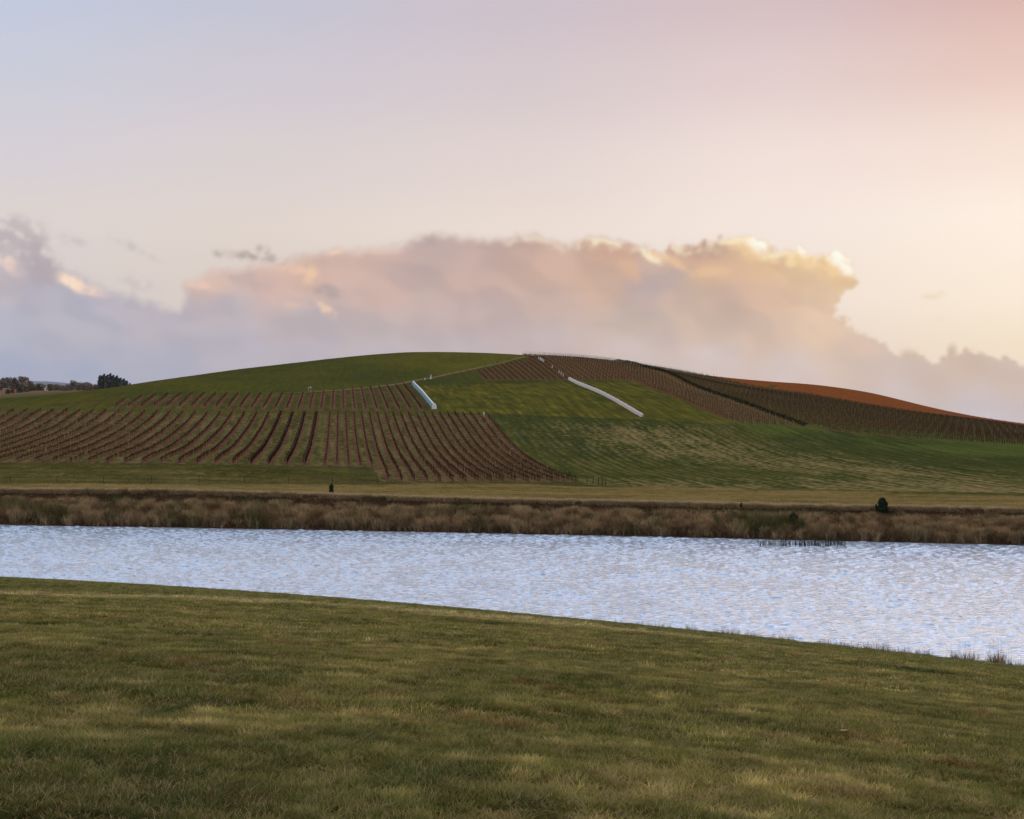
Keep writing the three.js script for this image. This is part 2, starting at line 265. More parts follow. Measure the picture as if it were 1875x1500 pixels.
// ---------------------------------------------------------------- naming
const used = {};
function numbered(name) { const n = used[name] = (used[name] ?? -1) + 1; return n ? `${name}_${String(n).padStart(3, '0')}` : name; }
function put(o, name, parent = scene) { o.name = parent === scene ? numbered(name) : name; o.castShadow = o.receiveShadow = true; parent.add(o); return o; }
function tag(o, label, category, group) { o.userData.label = label; o.userData.category = category; if (group) o.userData.group = group; return o; }
function kind(o, k) { o.userData.kind = k; return o; }
function thing(name, label, category, [x, y, z], group) { const g = new THREE.Group(); g.position.set(x, y, z); return tag(put(g, name), label, category, group); }
const earth = o => new THREE.MeshPhysicalMaterial({ roughness: 1, specularIntensity: 0, ...o });
const matte = (r, g, b, rough = 0.95) => earth({ color: new THREE.Color().setRGB(r, g, b), roughness: rough, specularIntensity: rough < 0.8 ? 0.6 : 0 });
function sheet(cols, rows, at) {                           // a grid surface; at(i, j) gives [x, y, z, u, v]
  const pos = new Float32Array(cols * rows * 3), uv = new Float32Array(cols * rows * 2), idx = [];
  for (let j = 0; j < rows; j++) for (let i = 0; i < cols; i++) {
    const k = j * cols + i, p = at(i, j);
    pos.set([p[0], p[1], p[2]], k * 3); uv.set([p[3] ?? 0, p[4] ?? 0], k * 2);
    if (i < cols - 1 && j < rows - 1) idx.push(k, k + 1, k + cols, k + 1, k + cols + 1, k + cols);
  }
  const g = new THREE.BufferGeometry();
  g.setAttribute('position', new THREE.BufferAttribute(pos, 3)); g.setAttribute('uv', new THREE.BufferAttribute(uv, 2));
  g.setIndex(idx); g.computeVertexNormals();
  return g;
}
function colorMap(w, h, fill, srgbOut = true) {             // fill(i, j) gives linear r, g, b
  const data = new Uint8Array(w * h * 4);
  const enc = new Uint8Array(4097); for (let i = 0; i <= 4096; i++) { const c = i / 4096; enc[i] = Math.round(255 * (c <= 0.0031308 ? 12.92 * c : 1.055 * Math.pow(c, 1 / 2.4) - 0.055)); }
  for (let j = 0; j < h; j++) for (let i = 0; i < w; i++) {
    const c = fill(i, j), o = (j * w + i) * 4;
    for (let k = 0; k < 3; k++) data[o + k] = srgbOut ? enc[Math.round(clamp(c[k]) * 4096)] : Math.round(clamp(c[k]) * 255);
    data[o + 3] = 255;
  }
  const t = new THREE.DataTexture(data, w, h); if (srgbOut) t.colorSpace = THREE.SRGBColorSpace;
  t.magFilter = THREE.LinearFilter; t.minFilter = THREE.LinearFilter; t.needsUpdate = true;
  return t;
}
const mix3 = (a, b, k) => [a[0] + (b[0] - a[0]) * k, a[1] + (b[1] - a[1]) * k, a[2] + (b[2] - a[2]) * k];
const upTo = (list, s) => {                                // height of a polyline [[s, t], ...] at s
  if (s <= list[0][0]) return list[0][1];
  for (let i = 1; i < list.length; i++) if (s <= list[i][0]) { const [a, p] = list[i - 1], [b, q] = list[i]; return p + (q - p) * (s - a) / (b - a); }
  return list[list.length - 1][1];
};

// ---------------------------------------------------------------- field boundaries on the hill, in row coordinates (across, along)
const lowerFoot = [[-110, 297], [-70.6, 292.9], [-47.7, 289], [-25.1, 286.6], [-6.9, 284.2], [7.2, 287.5], [7.9, 261.7], [27.5, 261.6], [48.3, 266]];
const lowerHead = [[-110, 419], [-91.4, 422.2], [-63, 426.1], [-21.1, 436], [14, 439.5], [46.9, 437.5]];
const upperFoot = [[-72.1, 433.3], [-45.8, 443.5], [-11, 451.1], [32.3, 453.6]];
const upperHead = [[-71.5, 455.9], [-68.4, 465.6], [-60.3, 475.6], [-44.4, 489.2], [-28.3, 503.8], [-11.6, 517.7], [-0.3, 534.4], [13.3, 561.9], [28.1, 586.2], [32.4, 590.7]];
const crestFoot = [[62, 592.6], [100.7, 585.5], [129.4, 582], [129.6, 520], [130, 424], [152.1, 424.5]];
const crestHead = [[62, 630], [67.1, 638.2], [83.7, 664.8], [98, 683], [101.4, 745], [130, 770], [157, 770]];
const slopeFoot = [[151.4, 424], [171.1, 414], [192.8, 401.1], [210.6, 391.8], [320, 345]];
const slopeHead = [[150, 745], [190, 735], [208.4, 706.2], [221.4, 682], [241.3, 669], [258.2, 637.5], [282.2, 620], [314.1, 614], [325.9, 606.3], [380, 590]];
const stripEdge = [[-110, 251], [-60.7, 251.8], [-12.3, 256], [28.8, 254], [60.6, 252.3], [87.4, 236.8], [118.3, 220.2], [200, 175]];
const middleLine = [[32, 442], [47.2, 440.1], [100.9, 436.2], [127.7, 421]];
const track = [[-60, 482], [-28, 509], [-12.6, 524], [1.9, 545], [18.4, 578.9], [33.9, 604.1], [44.6, 616.9], [62.4, 643.8], [82.4, 677], [93.7, 698.8], [101.7, 714], [118, 745]];
const leftTrack = [[-108, 409], [-100.6, 416.8], [-98.3, 424.1], [-93.6, 429.5], [-89.9, 437.6], [-82.8, 448.8], [-74, 458]];

const lowerRows = [];                                      // [across, spacing group]
for (let k = 0; k < 27; k++) lowerRows.push([-7.3 - 3.75 * k, 'wide']);
for (let k = 20; k >= 0; k--) lowerRows.push([47.6 - 2.53 * k, 'narrow']);
lowerRows.sort((a, b) => a[0] - b[0]);
const upperRows = []; for (let k = 27; k >= 0; k--) upperRows.push(31.6 - 3.77 * k);
const crestRows = []; for (let k = 0; k < 14; k++) crestRows.push(65.6 + 2.74 * k);
const ridgeRows = []; for (let k = 0; k < 17; k++) ridgeRows.push(104.2 + 2.74 * k);
const slopeRows = []; for (let k = 0; k < 58; k++) slopeRows.push(159.5 + 2.74 * k);

// ---------------------------------------------------------------- the hill and its fields
const GREEN = { deep: [0.044, 0.056, 0.017], mid: [0.074, 0.074, 0.016], bright: [0.142, 0.118, 0.018], olive: [0.110, 0.090, 0.027], straw: [0.30, 0.225, 0.085] };
const SOIL = { red: [0.132, 0.060, 0.031], dark: [0.085, 0.042, 0.024], pale: [0.30, 0.18, 0.11], orange: [0.245, 0.076, 0.020] };
const HS = [-225, 425], HT = [160, 820], HN = 2048;
const hillMap = (() => {
  const column = [];
  for (let i = 0; i < HN; i++) {
    const s = lerp(HS[0], HS[1], (i + 0.5) / HN);
    const near = (rows) => Math.min(...rows.map(r => Math.abs((r[0] ?? r) - s)));
    column.push({ s, lf: upTo(lowerFoot, s), lh: upTo(lowerHead, s), uf: upTo(upperFoot, s), uh: upTo(upperHead, s), cf: upTo(crestFoot, s), ch: upTo(crestHead, s), sf: upTo(slopeFoot, s), sh: upTo(slopeHead, s), strip: upTo(stripEdge, s), mid: upTo(middleLine, s),
      lower: near(lowerRows), upper: near(upperRows), crest: near(crestRows), ridge: near(ridgeRows), slope: near(slopeRows) });
  }
  const seg = (list, s, t) => { let m = 1e9; for (let i = 1; i < list.length; i++) { const [ax, ay] = list[i - 1], dx = list[i][0] - ax, dy = list[i][1] - ay, k = clamp(((s - ax) * dx + (t - ay) * dy) / (dx * dx + dy * dy)); m = Math.min(m, Math.hypot(s - ax - k * dx, t - ay - k * dy)); } return m; };
  return colorMap(HN, HN, (i, j) => {
    const C = column[i], s = C.s, t = lerp(HT[0], HT[1], (j + 0.5) / HN);
    const [x, z] = fromRow(s, t);
    const big = fbm(s * 0.018, t * 0.014, 3), mow = fbm(s * 0.5, t * 0.035, 3), patch = fbm(s * 0.12 + 9, t * 0.07, 4), fine = fbm(s * 0.75, t * 0.55, 2), ragged = 0.5 * fine + 0.6 * noise(s * 0.3, t * 0.3);
    const grain = clamp(1 + 0.34 * fine + 0.30 * noise(s * 1.7, t * 1.1) + 0.22 * mow, 0.35, 1.9);
    const row = (d, half, soil, grass) => { const k = 1 - smooth(half - 0.35, half + 0.35, d + 0.35 * ragged); return mix3(grass, soil, k); };
    let c;
    const cross = fbm(x * 0.02, z * 0.16, 3);              // bands that lie along the foot of the hill
    const flat = t - C.strip - 7 * fbm(s * 0.035, t * 0.08 + 5, 3);
    if (flat < 1.2 * ragged) {
      c = mix3(mix3(GREEN.straw, GREEN.olive, 0.25), GREEN.mid, clamp(0.34 + 0.55 * patch + 0.45 * cross));
      c = mix3(c, GREEN.mid, 0.6 * smooth(0.25, 0.8, fbm(s * 0.06 + 40, t * 0.16, 3)));
    } else if (s < 48.6 && t < C.lf + 0.6) {               // meadow at the foot of the lower rows
      c = mix3(mix3(GREEN.mid, GREEN.olive, clamp(0.7 + 0.5 * cross)), GREEN.straw, 0.6 * smooth(-0.3, 0.7, cross + 0.5 * patch) * smooth(2, -30, s));
      if (s > 2) c = mix3(c, GREEN.deep, 0.5);
      c = mix3(c, GREEN.deep, 0.6 * smooth(7, 1, C.lf - t));
    } else if (s < 48.6 && t < C.lh) {
      const lush = smooth(-0.3, 0.4, mow + 0.4 * big);
      c = mix3(mix3(GREEN.mid, GREEN.deep, 0.35), mix3(GREEN.bright, GREEN.straw, 0.25), 0.30 * lush * smooth(20, -10, s) + 0.05);
      c = mix3(c, [0.17, 0.125, 0.052], 0.65 * smooth(-0.25, 0.6, patch + 0.6 * fine));
      c = mix3(c, [0.24, 0.18, 0.08], 0.3 * smooth(0.9, 0.2, Math.abs(C.lower - 1.15) + 0.5 * ragged) * smooth(-0.4, 0.4, mow + fine));
      c = row(C.lower, s > -5 ? 0.70 : 0.86, mix3(SOIL.red, SOIL.pale, clamp(0.12 + 0.5 * ragged)), c);
    } else if (s < 34 && t > C.uf - 1 && t < C.uh && s > -72.8) {
      c = row(C.upper, 0.92, mix3(SOIL.red, SOIL.pale, clamp(0.14 + 0.6 * ragged)), mix3(mix3(GREEN.mid, GREEN.deep, 0.3 + 0.3 * mow), [0.15, 0.105, 0.045], 0.5 * smooth(-0.3, 0.5, patch + 0.5 * fine)));
    } else if (s < 48.6 && t < C.uf + 2 && s < 34) {
      c = mix3(GREEN.olive, GREEN.mid, 0.5 + 0.4 * patch);
    } else if (s >= 48.6 - 16 && s < 131 && t < C.mid + 1 + ragged) {   // long green slope
      c = mix3(GREEN.deep, GREEN.mid, clamp(0.5 + 0.7 * mow + 0.4 * big));
    } else if (s >= 32 && s < 130.2 && t < (s < 62 ? 588 + (s - 50) * 0.2 : C.cf) && s < 130) {   // yellow-green paddock
      c = mix3(GREEN.mid, GREEN.bright, clamp(0.42 + 0.8 * mow + 0.7 * patch));
      c = mix3(c, GREEN.deep, 0.6 * smooth(0.05, 0.6, fbm(s * 0.09 - 20, t * 0.12, 3) + 0.3 * fine));
      c = mix3(c, [0.22, 0.165, 0.03], 0.5 * smooth(0.12, 0.5, mow + 0.5 * patch - 0.15) * smooth(118, 60, s + (t - 440) * 0.25));
      c = mix3(c, GREEN.deep, 0.55 * smooth(572, 584, t));
    } else if (s > 64 && s < 102.6 && t > C.cf && t < C.ch) {
      c = row(C.crest, 0.98, SOIL.red, mix3(GREEN.mid, GREEN.olive, 0.5));
    } else if (s >= 102.6 && s < 151.5 && t > C.cf - (s > 130 ? 0.5 : 0) && t < C.ch) {
      c = row(C.ridge, 0.80, mix3(SOIL.red, SOIL.pale, clamp(0.25 * ragged)), mix3([0.10, 0.082, 0.022], SOIL.red, clamp(0.3 + 0.5 * patch)));
      if (s > 126 && s < 132) c = mix3(c, SOIL.red, 0.8);
    } else if (s >= 151.5 && t > C.sf && t < C.sh) {
      c = s < 158 ? mix3(SOIL.red, GREEN.olive, 0.4 + 0.3 * patch) : row(C.slope, 0.7, mix3([0.075, 0.055, 0.02], SOIL.red, 0.55), mix3([0.085, 0.075, 0.020], SOIL.red, clamp(0.15 + 0.5 * patch)));
    } else if (s > 140 && t >= C.sh) {                     // bare red field over the ridge
      c = mix3(SOIL.orange, [0.19, 0.062, 0.02], clamp(0.4 + 0.5 * patch + 0.2 * mow));
      if (seg([[222, 688], [229, 692], [236, 708]], s, t) + 0.8 * ragged < 1.7) c = GREEN.mid;
    } else if (s > 47 && t < 445) {
      c = mix3(GREEN.deep, GREEN.mid, clamp(0.5 + 0.6 * mow + 0.4 * big));
    } else {                                               // the rounded green top
      c = mix3(mix3(GREEN.deep, GREEN.mid, 0.6), GREEN.bright, clamp(0.22 + 0.5 * big + 0.25 * patch + 0.45 * smooth(0, 70, s) * smooth(560, 640, t)) * 0.8);
      c = mix3(c, [0.12, 0.075, 0.028], 0.6 * smooth(0.25, 0.7, fbm(x * 0.012 + 4, z * 0.07, 3)));
      const up = seg(track, s, t);
      if (s > -62) { c = mix3(c, [0.215, 0.135, 0.062], 0.9 * smooth(-35, 5, s) * (1 - smooth(0.9, 2.4, up + 0.7 * ragged))); if (t < upTo(track, s) - 3) c = mix3(c, GREEN.deep, 0.55); }
      c = mix3(c, SOIL.dark, 0.75 * (1 - smooth(0.5, 1.6, seg(leftTrack, s, t) + 1.2 * ragged)));
    }
    // dry grass scattered over the long slope, in the lines of old rows
    if (s > 49 && t < 440 && t > C.strip) {
      const here = Math.exp(-(((s - lerp(88, 128, smooth(430, 262, t))) / 26) ** 2)) * smooth(C.strip, C.strip + 14, t) * smooth(432, 410, t);
      const low = 0.55 * smooth(C.strip + 60, C.strip + 8, t) * smooth(140, 100, s);
      c = mix3(c, mix3(GREEN.olive, GREEN.straw, 0.45), 0.42 * smooth(0.1, 1, 0.5 + 0.5 * Math.sin(s * 2.416 + 1.6 * patch + 1.2 * fine)) * smooth(-0.35, 0.3, patch + 0.5 * big + 0.4 * fine) * smooth(442, 425, t) * smooth(150, 120, s));
      c = mix3(c, mix3(GREEN.straw, [0.30, 0.2, 0.09], clamp(0.5 + patch)), 0.62 * smooth(0.12, 0.95, clamp(0.62 * here + low) + 0.45 * mow + 0.3 * patch + 0.55 * fine - 0.08));
      if (s > 128) c = mix3(c, [0.085, 0.108, 0.024], 0.8 * smooth(128, 165, s + (t - 380) * 0.6) * smooth(-0.5, 0.3, mow + big) * smooth(C.strip + 40, C.strip + 90, t));
    }
    return [c[0] * grain, c[1] * grain, c[2] * grain];
  });
})();
hillMap.wrapS = hillMap.wrapT = THREE.ClampToEdgeWrapping;
const hillUV = (x, z) => [(across(x, z) - HS[0]) / (HS[1] - HS[0]), (along(x, z) - HT[0]) / (HT[1] - HT[0])];
const behind = []; for (let t = BANK + 1.2; t < 40; t += 2) behind.push(t); for (let t = 40; t < 720; t += 3.2) behind.push(t);
const hillMaterial = earth({ map: hillMap });
const HC = 290;
kind(put(new THREE.Mesh(sheet(HC, behind.length, (i, j) => {
  const x = lerp(-430, 440, i / (HC - 1)), z = farShore(x) - behind[j];
  return [x, landHeight(x, z) - (j === 0 ? 0.03 : 0) + 0.12 * fbm(x * 0.05, z * 0.05, 3), z, ...hillUV(x, z)];
}), hillMaterial), 'hill'), 'structure');

// the bank of the dam, bare earth under rough grass
const bankMap = colorMap(1024, 128, (i, j) => {
  const x = i / 4, t = j / 128, a = fbm(x * 0.5, t * 6, 4), b = fbm(x * 1.9, t * 14, 3);
  let c = mix3(SOIL.dark, SOIL.red, clamp(0.35 + 0.7 * a + 0.3 * b));
  c = mix3(c, [0.09, 0.08, 0.035], smooth(0.0, 0.5, fbm(x * 0.3 + 8, t * 3, 3)) * 0.6);
  c = mix3(c, [0.035, 0.026, 0.014], 0.5 * smooth(0.66, 0.78, t + 0.14 * a + 0.08 * b) * clamp(0.75 + a));  // dark band: the shade below the lip, painted into the earth
  c = mix3(c, [0.27, 0.195, 0.125], smooth(0.86, 0.97, t + 0.06 * a));
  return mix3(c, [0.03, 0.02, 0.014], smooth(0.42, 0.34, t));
});
bankMap.wrapS = THREE.RepeatWrapping;
kind(put(new THREE.Mesh(sheet(430, 34, (i, j) => {
  const x = lerp(-140, 140, i / 429), t = lerp(-6, BANK + 1.9, j / 33), z = farShore(x) - t;
  return [x, landHeight(x, z), z, x / 256, j / 33];
}), earth({ map: bankMap })), 'bank'), 'structure');

// land beyond
const plainMap = colorMap(1024, 1024, (i, j) => {
  const x = lerp(-2400, 2400, i / 1024), z = -lerp(0, 4800, j / 1024), a = fbm(x * 0.004, z * 0.006, 4), b = fbm(x * 0.03, z * 0.02, 4);
  return mix3(mix3([0.20, 0.115, 0.065], [0.105, 0.10, 0.042], smooth(-0.05, 0.35, a + 0.25 * b + smooth(-330, -250, x))), [0.045, 0.055, 0.03], smooth(1450, 2200, -z) * 0.7);
});
plainMap.wrapS = plainMap.wrapT = THREE.ClampToEdgeWrapping;
const ring = (j, n, a, b) => a * Math.pow(b / a, j / (n - 1));
kind(put(new THREE.Mesh(sheet(220, 70, (i, j) => {
  const d = ring(j, 70, 600, 14000), x = Math.tan(lerp(-62, 62, i / 219) * rad) * d;
  return [x, farLand(x, -d), -d, (x + 2400) / 4800, d / 4800];
}), earth({ map: plainMap })), 'plain'), 'structure');
kind(put(new THREE.Mesh(sheet(120, 14, (i, j) => {
  const a = lerp(-48, 30, i / 119), d = 5200 + 160 * j, x = Math.tan(a * rad) * d;
  const crest = 226 + 30 * fbm(a * 0.12 + 2, 1.7, 3) + 26 * Math.exp(-(((a + 21.5) / 4) ** 2)) - 5 * Math.max(0, a + 19);
  return [x, Math.max(-40, crest * Math.sin(Math.PI * clamp(j / 13 + 0.02, 0, 1)) + 10 * fbm(x * 0.004, d * 0.006, 3) - 20), -d, 0, 0];
}), matte(0.22, 0.235, 0.26)), 'hills'), 'structure');  // pale blue-grey: most of the distance haze is put into this colour

// ---------------------------------------------------------------- water: wind ripples as real relief, finer ones as bump
const waves = (() => {
  const r = randomFrom(5), list = [];
  for (let k = 0; k < 52; k++) {
    const length = 0.9 * Math.pow(2.6, r()), turn = 0.26 + (r() - 0.5) * 1.1 + (r() - 0.5) * 0.7, q = 2 * Math.PI / length;
    list.push([Math.sin(turn), Math.cos(turn), q, r() * 6.283, 0.0009 * length * (0.5 + r())]);
  }
  return list;
})();
function ripple(x, z) {                                    // [sideways, up, along]: crests pulled sharp
  const gust = clamp(0.9 + 0.3 * fbm(x * 0.05 + 0.02 * z, z * 0.03, 3) + 0.3 * noise(x * 0.42, z * 0.3), 0.3, 1.6);
  const wx = x + 0.6 * noise(x * 0.3, z * 0.3), wz = z + 0.6 * noise(x * 0.3 + 40, z * 0.3);
  let h = 0, dx = 0, dz = 0;
  for (const [a, b, q, p, k] of waves) { const f = q * (a * wx + b * wz) + p, c = k * Math.cos(f); h += k * Math.sin(f); dx += a * c; dz += b * c; }
  const steep = 1 + 10 * Math.max(0, h);
  // now and then a short steep wavelet
  const crestwise = 0.965 * x + 0.26 * z, ahead = 0.965 * z - 0.26 * x, lone = Math.max(0, noise(crestwise * 0.85, ahead * 2.3 + 11) + 0.25 * noise(x * 0.13, z * 0.11) - 0.3);
  return [gust * dx * 0.9, gust * h * steep + 0.34 * lone, gust * dz * 0.9 + 0.6 * lone];
}
const chop = (() => {                                      // fine wind chop, one tile = 16 m, heights in metres over 0.08
  const n = 1024, data = new Float32Array(n * n * 4), r = randomFrom(91), list = [];
  for (let k = 0; k < 44; k++) {
    const length = 0.24 * Math.pow(3.4, r()), turn = 0.22 + (r() - 0.5) * 1.2 + (r() - 0.5) * 0.8, f = 16 / length;
    list.push([Math.round(f * Math.sin(turn)), Math.round(f * Math.cos(turn)), r() * 6.283, 0.0046 * length * (0.5 + r())]);
  }
  const w = 2 * Math.PI / n;
  for (let j = 0; j < n; j++) for (let i = 0; i < n; i++) {
    const u = i * w, v = j * w;
    const sway = 0.10 * Math.sin(3 * u + 2 * v + 1) + 0.08 * Math.sin(7 * v - 4 * u), much = clamp(0.95 + 0.35 * Math.sin(5 * u + 9 * v + 2 * Math.sin(3 * u - 4 * v)) + 0.3 * Math.sin(11 * u - 6 * v + 1.5 * Math.sin(7 * v)), 0.3, 1.7);
    let h = 0; for (const [a, b, p, k] of list) h += k * Math.sin(a * u + b * (v + 0.02 * sway) + p + 3 * sway);
    h = much * (h + 22 * h * Math.abs(h) * (h > 0 ? 1 : 0.4));
    const o = (j * n + i) * 4; data[o] = data[o + 1] = data[o + 2] = 0.5 + h / 0.08; data[o + 3] = 1;
  }
  const t = new THREE.DataTexture(data, n, n, THREE.RGBAFormat, THREE.FloatType);
  t.wrapS = t.wrapT = THREE.RepeatWrapping; t.magFilter = THREE.LinearFilter; t.minFilter = THREE.LinearFilter; t.needsUpdate = true;
  return t;
})();
const WATER = { color: [0.72, 0.83, 0.97], metal: 0.30, rough: 0.09, bump: 0.06 };
const waterMaterial = new THREE.MeshPhysicalMaterial({ color: new THREE.Color().setRGB(...WATER.color), metalness: WATER.metal, roughness: WATER.rough, ior: 1.6, bumpMap: chop, bumpScale: WATER.bump });
kind(put(new THREE.Mesh(sheet(800, 600, (i, j) => {
  const x = lerp(-112, 100, i / 799), z = lerp(farShore(x) - 1.5, Math.min(-46, nearShore(x) + 4), Math.pow(j / 599, 1.12));
  const [dx, h, dz] = ripple(x, z);
  return [x + dx, h, z + dz, x / 16, z / 16];
}), waterMaterial), 'water'), 'structure');

// ---------------------------------------------------------------- the near lawn
function turf(x, z) {                                       // colour of the grass standing here
  const d = -z, t = z / nearShore(x);
  const big = fbm(x * 0.055 + 2, z * 0.05, 3), mid = fbm(x * 0.24 + 0.12 * z, z * 0.22 + 7, 4), small = fbm(x * 1.1 + 0.45 * z + 4, z * 1.5, 3), tiny = noise(x * 3.1, z * 2.9);
  let c = mix3([0.094, 0.100, 0.024], [0.205, 0.170, 0.044], smooth(-0.5, 0.45, 0.6 * mid + 0.5 * small + 0.3 * tiny));
  c = mix3(c, [0.44, 0.34, 0.125], 0.85 * smooth(0.08, 0.66, 0.36 * mid + 0.7 * small + 0.5 * tiny + 0.2 * big));
  c = mix3(c, [0.21, 0.12, 0.042], 0.65 * smooth(0.18, 0.6, fbm(x * 0.5 + 30, z * 0.42, 3) + 0.3 * tiny) * smooth(70, 15, d));
  c = mix3(c, [0.036, 0.058, 0.016], 0.85 * smooth(0.2, 0.65, fbm(x * 0.42 - 12, z * 0.33 + 3, 4)));
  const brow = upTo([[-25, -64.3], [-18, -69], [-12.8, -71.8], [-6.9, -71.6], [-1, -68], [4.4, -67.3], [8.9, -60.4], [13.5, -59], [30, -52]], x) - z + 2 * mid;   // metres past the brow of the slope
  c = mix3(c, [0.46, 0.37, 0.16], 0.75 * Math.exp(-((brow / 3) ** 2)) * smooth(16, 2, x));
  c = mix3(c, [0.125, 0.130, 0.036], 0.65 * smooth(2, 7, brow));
  c = mix3(c, [0.034, 0.052, 0.015], 0.65 * Math.exp(-(((x + 2.8) / 2.6) ** 2 + ((z + 8.8) / 2.6) ** 2)) + 0.5 * Math.exp(-(((x + 7) / 4) ** 2 + ((z + 19) / 4.5) ** 2)));  // first patch: lens corner darkening painted into the turf colour
  // a damp green hollow by the shore
  const ha = (x - 13.8) * 0.65 + (z + 50.2) * 0.75, hb = -(x - 13.8) * 0.75 + (z + 50.2) * 0.65, hx = ha / 3, hz = hb / 1.1; c = mix3(c, [0.032, 0.060, 0.020], 0.85 * smooth(1.2, 0.4, hx * hx + hz * hz + 0.5 * mid));
  return c;
}
const LX = [-72, 56], LZ = [-146, 4];
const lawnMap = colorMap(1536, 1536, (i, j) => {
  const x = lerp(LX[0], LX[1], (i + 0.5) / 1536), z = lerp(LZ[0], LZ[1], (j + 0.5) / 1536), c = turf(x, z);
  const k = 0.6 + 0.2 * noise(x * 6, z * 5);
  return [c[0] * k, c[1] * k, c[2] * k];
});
lawnMap.wrapS = lawnMap.wrapT = THREE.ClampToEdgeWrapping;
const turfs = []; for (let a = -180; a < -48; a += 6) turfs.push(a); for (let a = -48; a <= 48; a += 0.5) turfs.push(a); for (let a = 54; a <= 180; a += 6) turfs.push(a);
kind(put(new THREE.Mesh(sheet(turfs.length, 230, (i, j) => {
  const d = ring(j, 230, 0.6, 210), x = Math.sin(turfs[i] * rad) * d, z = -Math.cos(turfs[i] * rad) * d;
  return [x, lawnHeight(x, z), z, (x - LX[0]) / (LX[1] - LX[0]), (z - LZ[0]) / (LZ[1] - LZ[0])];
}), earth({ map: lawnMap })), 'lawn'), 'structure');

// a tuft: blades that bend outwards from its foot
function tuft(seed, blades, radius, height, width, lean, joints = 2) {
  const r = randomFrom(seed), pos = [], nor = [], idx = [];
  for (let b = 0; b < blades; b++) {
    const a = r() * 6.283, q = Math.sqrt(r()) * radius, fx = Math.cos(a) * q, fz = Math.sin(a) * q, dir = a + (r() - 0.5) * 2.4;
    const h = height * (0.45 + 0.75 * r()), out = lean * h * (0.25 + 1.1 * r()), w = width * (0.6 + 0.7 * r()), face = dir + 1.5708 + (r() - 0.5) * 0.9, wx = Math.cos(face) * w / 2, wz = Math.sin(face) * w / 2;
    const base = pos.length / 3;
    for (let k = 0; k <= joints; k++) {
      const u = k / joints, bx = fx + Math.cos(dir) * out * u * u, bz = fz + Math.sin(dir) * out * u * u, y = h * u * (1 - 0.22 * lean * u);
      const rise = h * (1 - 0.44 * lean * u), run = 2 * out * u + 0.001, m = Math.hypot(rise, run), ny = run / m + 0.35, nx = -Math.cos(dir) * rise / m, nz = -Math.sin(dir) * rise / m, l = Math.hypot(nx, ny, nz);
      if (k === joints) { pos.push(bx, y, bz); nor.push(nx / l, ny / l, nz / l); }
      else { const s = 1 - 0.45 * u; pos.push(bx - wx * s, y, bz - wz * s, bx + wx * s, y, bz + wz * s); nor.push(nx / l, ny / l, nz / l, nx / l, ny / l, nz / l); }
    }
    for (let k = 0; k < joints; k++) { const p = base + 2 * k; if (k === joints - 1) idx.push(p, p + 1, p + 2); else idx.push(p, p + 1, p + 2, p + 1, p + 3, p + 2); }
  }
  const g = new THREE.BufferGeometry();
  g.setAttribute('position', new THREE.Float32BufferAttribute(pos, 3)); g.setAttribute('normal', new THREE.Float32BufferAttribute(nor, 3)); g.setIndex(idx);
  return g;
}
const bladeMaterial = new THREE.MeshPhysicalMaterial({ color: 0xffffff, roughness: 1, specularIntensity: 0, side: THREE.DoubleSide, transmission: 0.35, thickness: 0 });
function scatter(name, geometry, material, list, parent = scene) {   // list of [x, y, z, turn, width, height, tilt x, tilt z, colour]
  const m = new THREE.InstancedMesh(geometry, material, list.length), o = new THREE.Object3D(), c = new THREE.Color();
  list.forEach(([x, y, z, turn, w, h, tx, tz, col], i) => {
    o.position.set(x, y, z); o.rotation.set(tx, turn, tz, 'XYZ'); o.scale.set(w, h, w); o.updateMatrix(); m.setMatrixAt(i, o.matrix); m.setColorAt(i, c.setRGB(...col));
  });
  return kind(put(m, name, parent), 'stuff');
}
{
  const rings = [[4.5, 15, 420, 0.055, 0.068, 0.0062, 16], [15, 34, 150, 0.085, 0.072, 0.0095, 16], [34, 66, 44, 0.15, 0.078, 0.018, 16], [66, 148, 15, 0.26, 0.085, 0.034, 16]];
  const grass = kind(put(new THREE.Group(), 'grass'), 'stuff');
  grass.userData.label = 'short winter grass of the sloping lawn';
  const r = randomFrom(77);
  for (const [d0, d1, per, radius, height, width, blades] of rings) {
    const lists = [[], [], []], half = 26 * rad, area = half * (d1 * d1 - d0 * d0);
    for (let k = Math.round(area * per); k > 0; k--) {
      const d = Math.sqrt(d0 * d0 + r() * (d1 * d1 - d0 * d0)), a = (r() * 2 - 1) * half, x = Math.sin(a) * d, z = -Math.cos(a) * d;
      const pickOne = r() * 3 | 0, turn = r() * 6.283, v = r(), w = r();
      if (z < nearShore(x) + 0.15) continue;
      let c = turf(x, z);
      const thick = fbm(x * 0.6 + 50, z * 0.6, 3) * 0.7 + 1.0 * noise(x * 2.1, z * 1.9 + 7) + 0.5 * noise(x * 4.6, z * 4.4), windX = 0.35 * noise(x * 0.5, z * 0.5), windZ = 0.35 * noise(x * 0.5 + 9, z * 0.5);
      const k2 = (0.46 + 1.3 * v) * clamp(1.0 + 0.55 * thick, 0.5, 1.7) * 1.1; c = [c[0] * k2, c[1] * k2, c[2] * k2];  // tall tufts lighter, low ones darker: lit tips and shaded gaps painted in
      if (w > 0.80) c = mix3(c, [0.42, 0.31, 0.15], 0.7); else if (w < 0.06) c = mix3(c, [0.20, 0.10, 0.04], 0.7);
      lists[pickOne].push([x, lawnHeight(x, z) - 0.004, z, turn, 0.85 + 0.4 * v, Math.max(0.35, 0.9 + 0.6 * thick + 0.4 * (v - 0.5)), windZ + 0.1, windX, c]);
    }
    lists.forEach((l, i) => scatter('blades', tuft(100 + i + d0, blades, radius, height, width, 0.95), bladeMaterial, l, grass));
  }
}

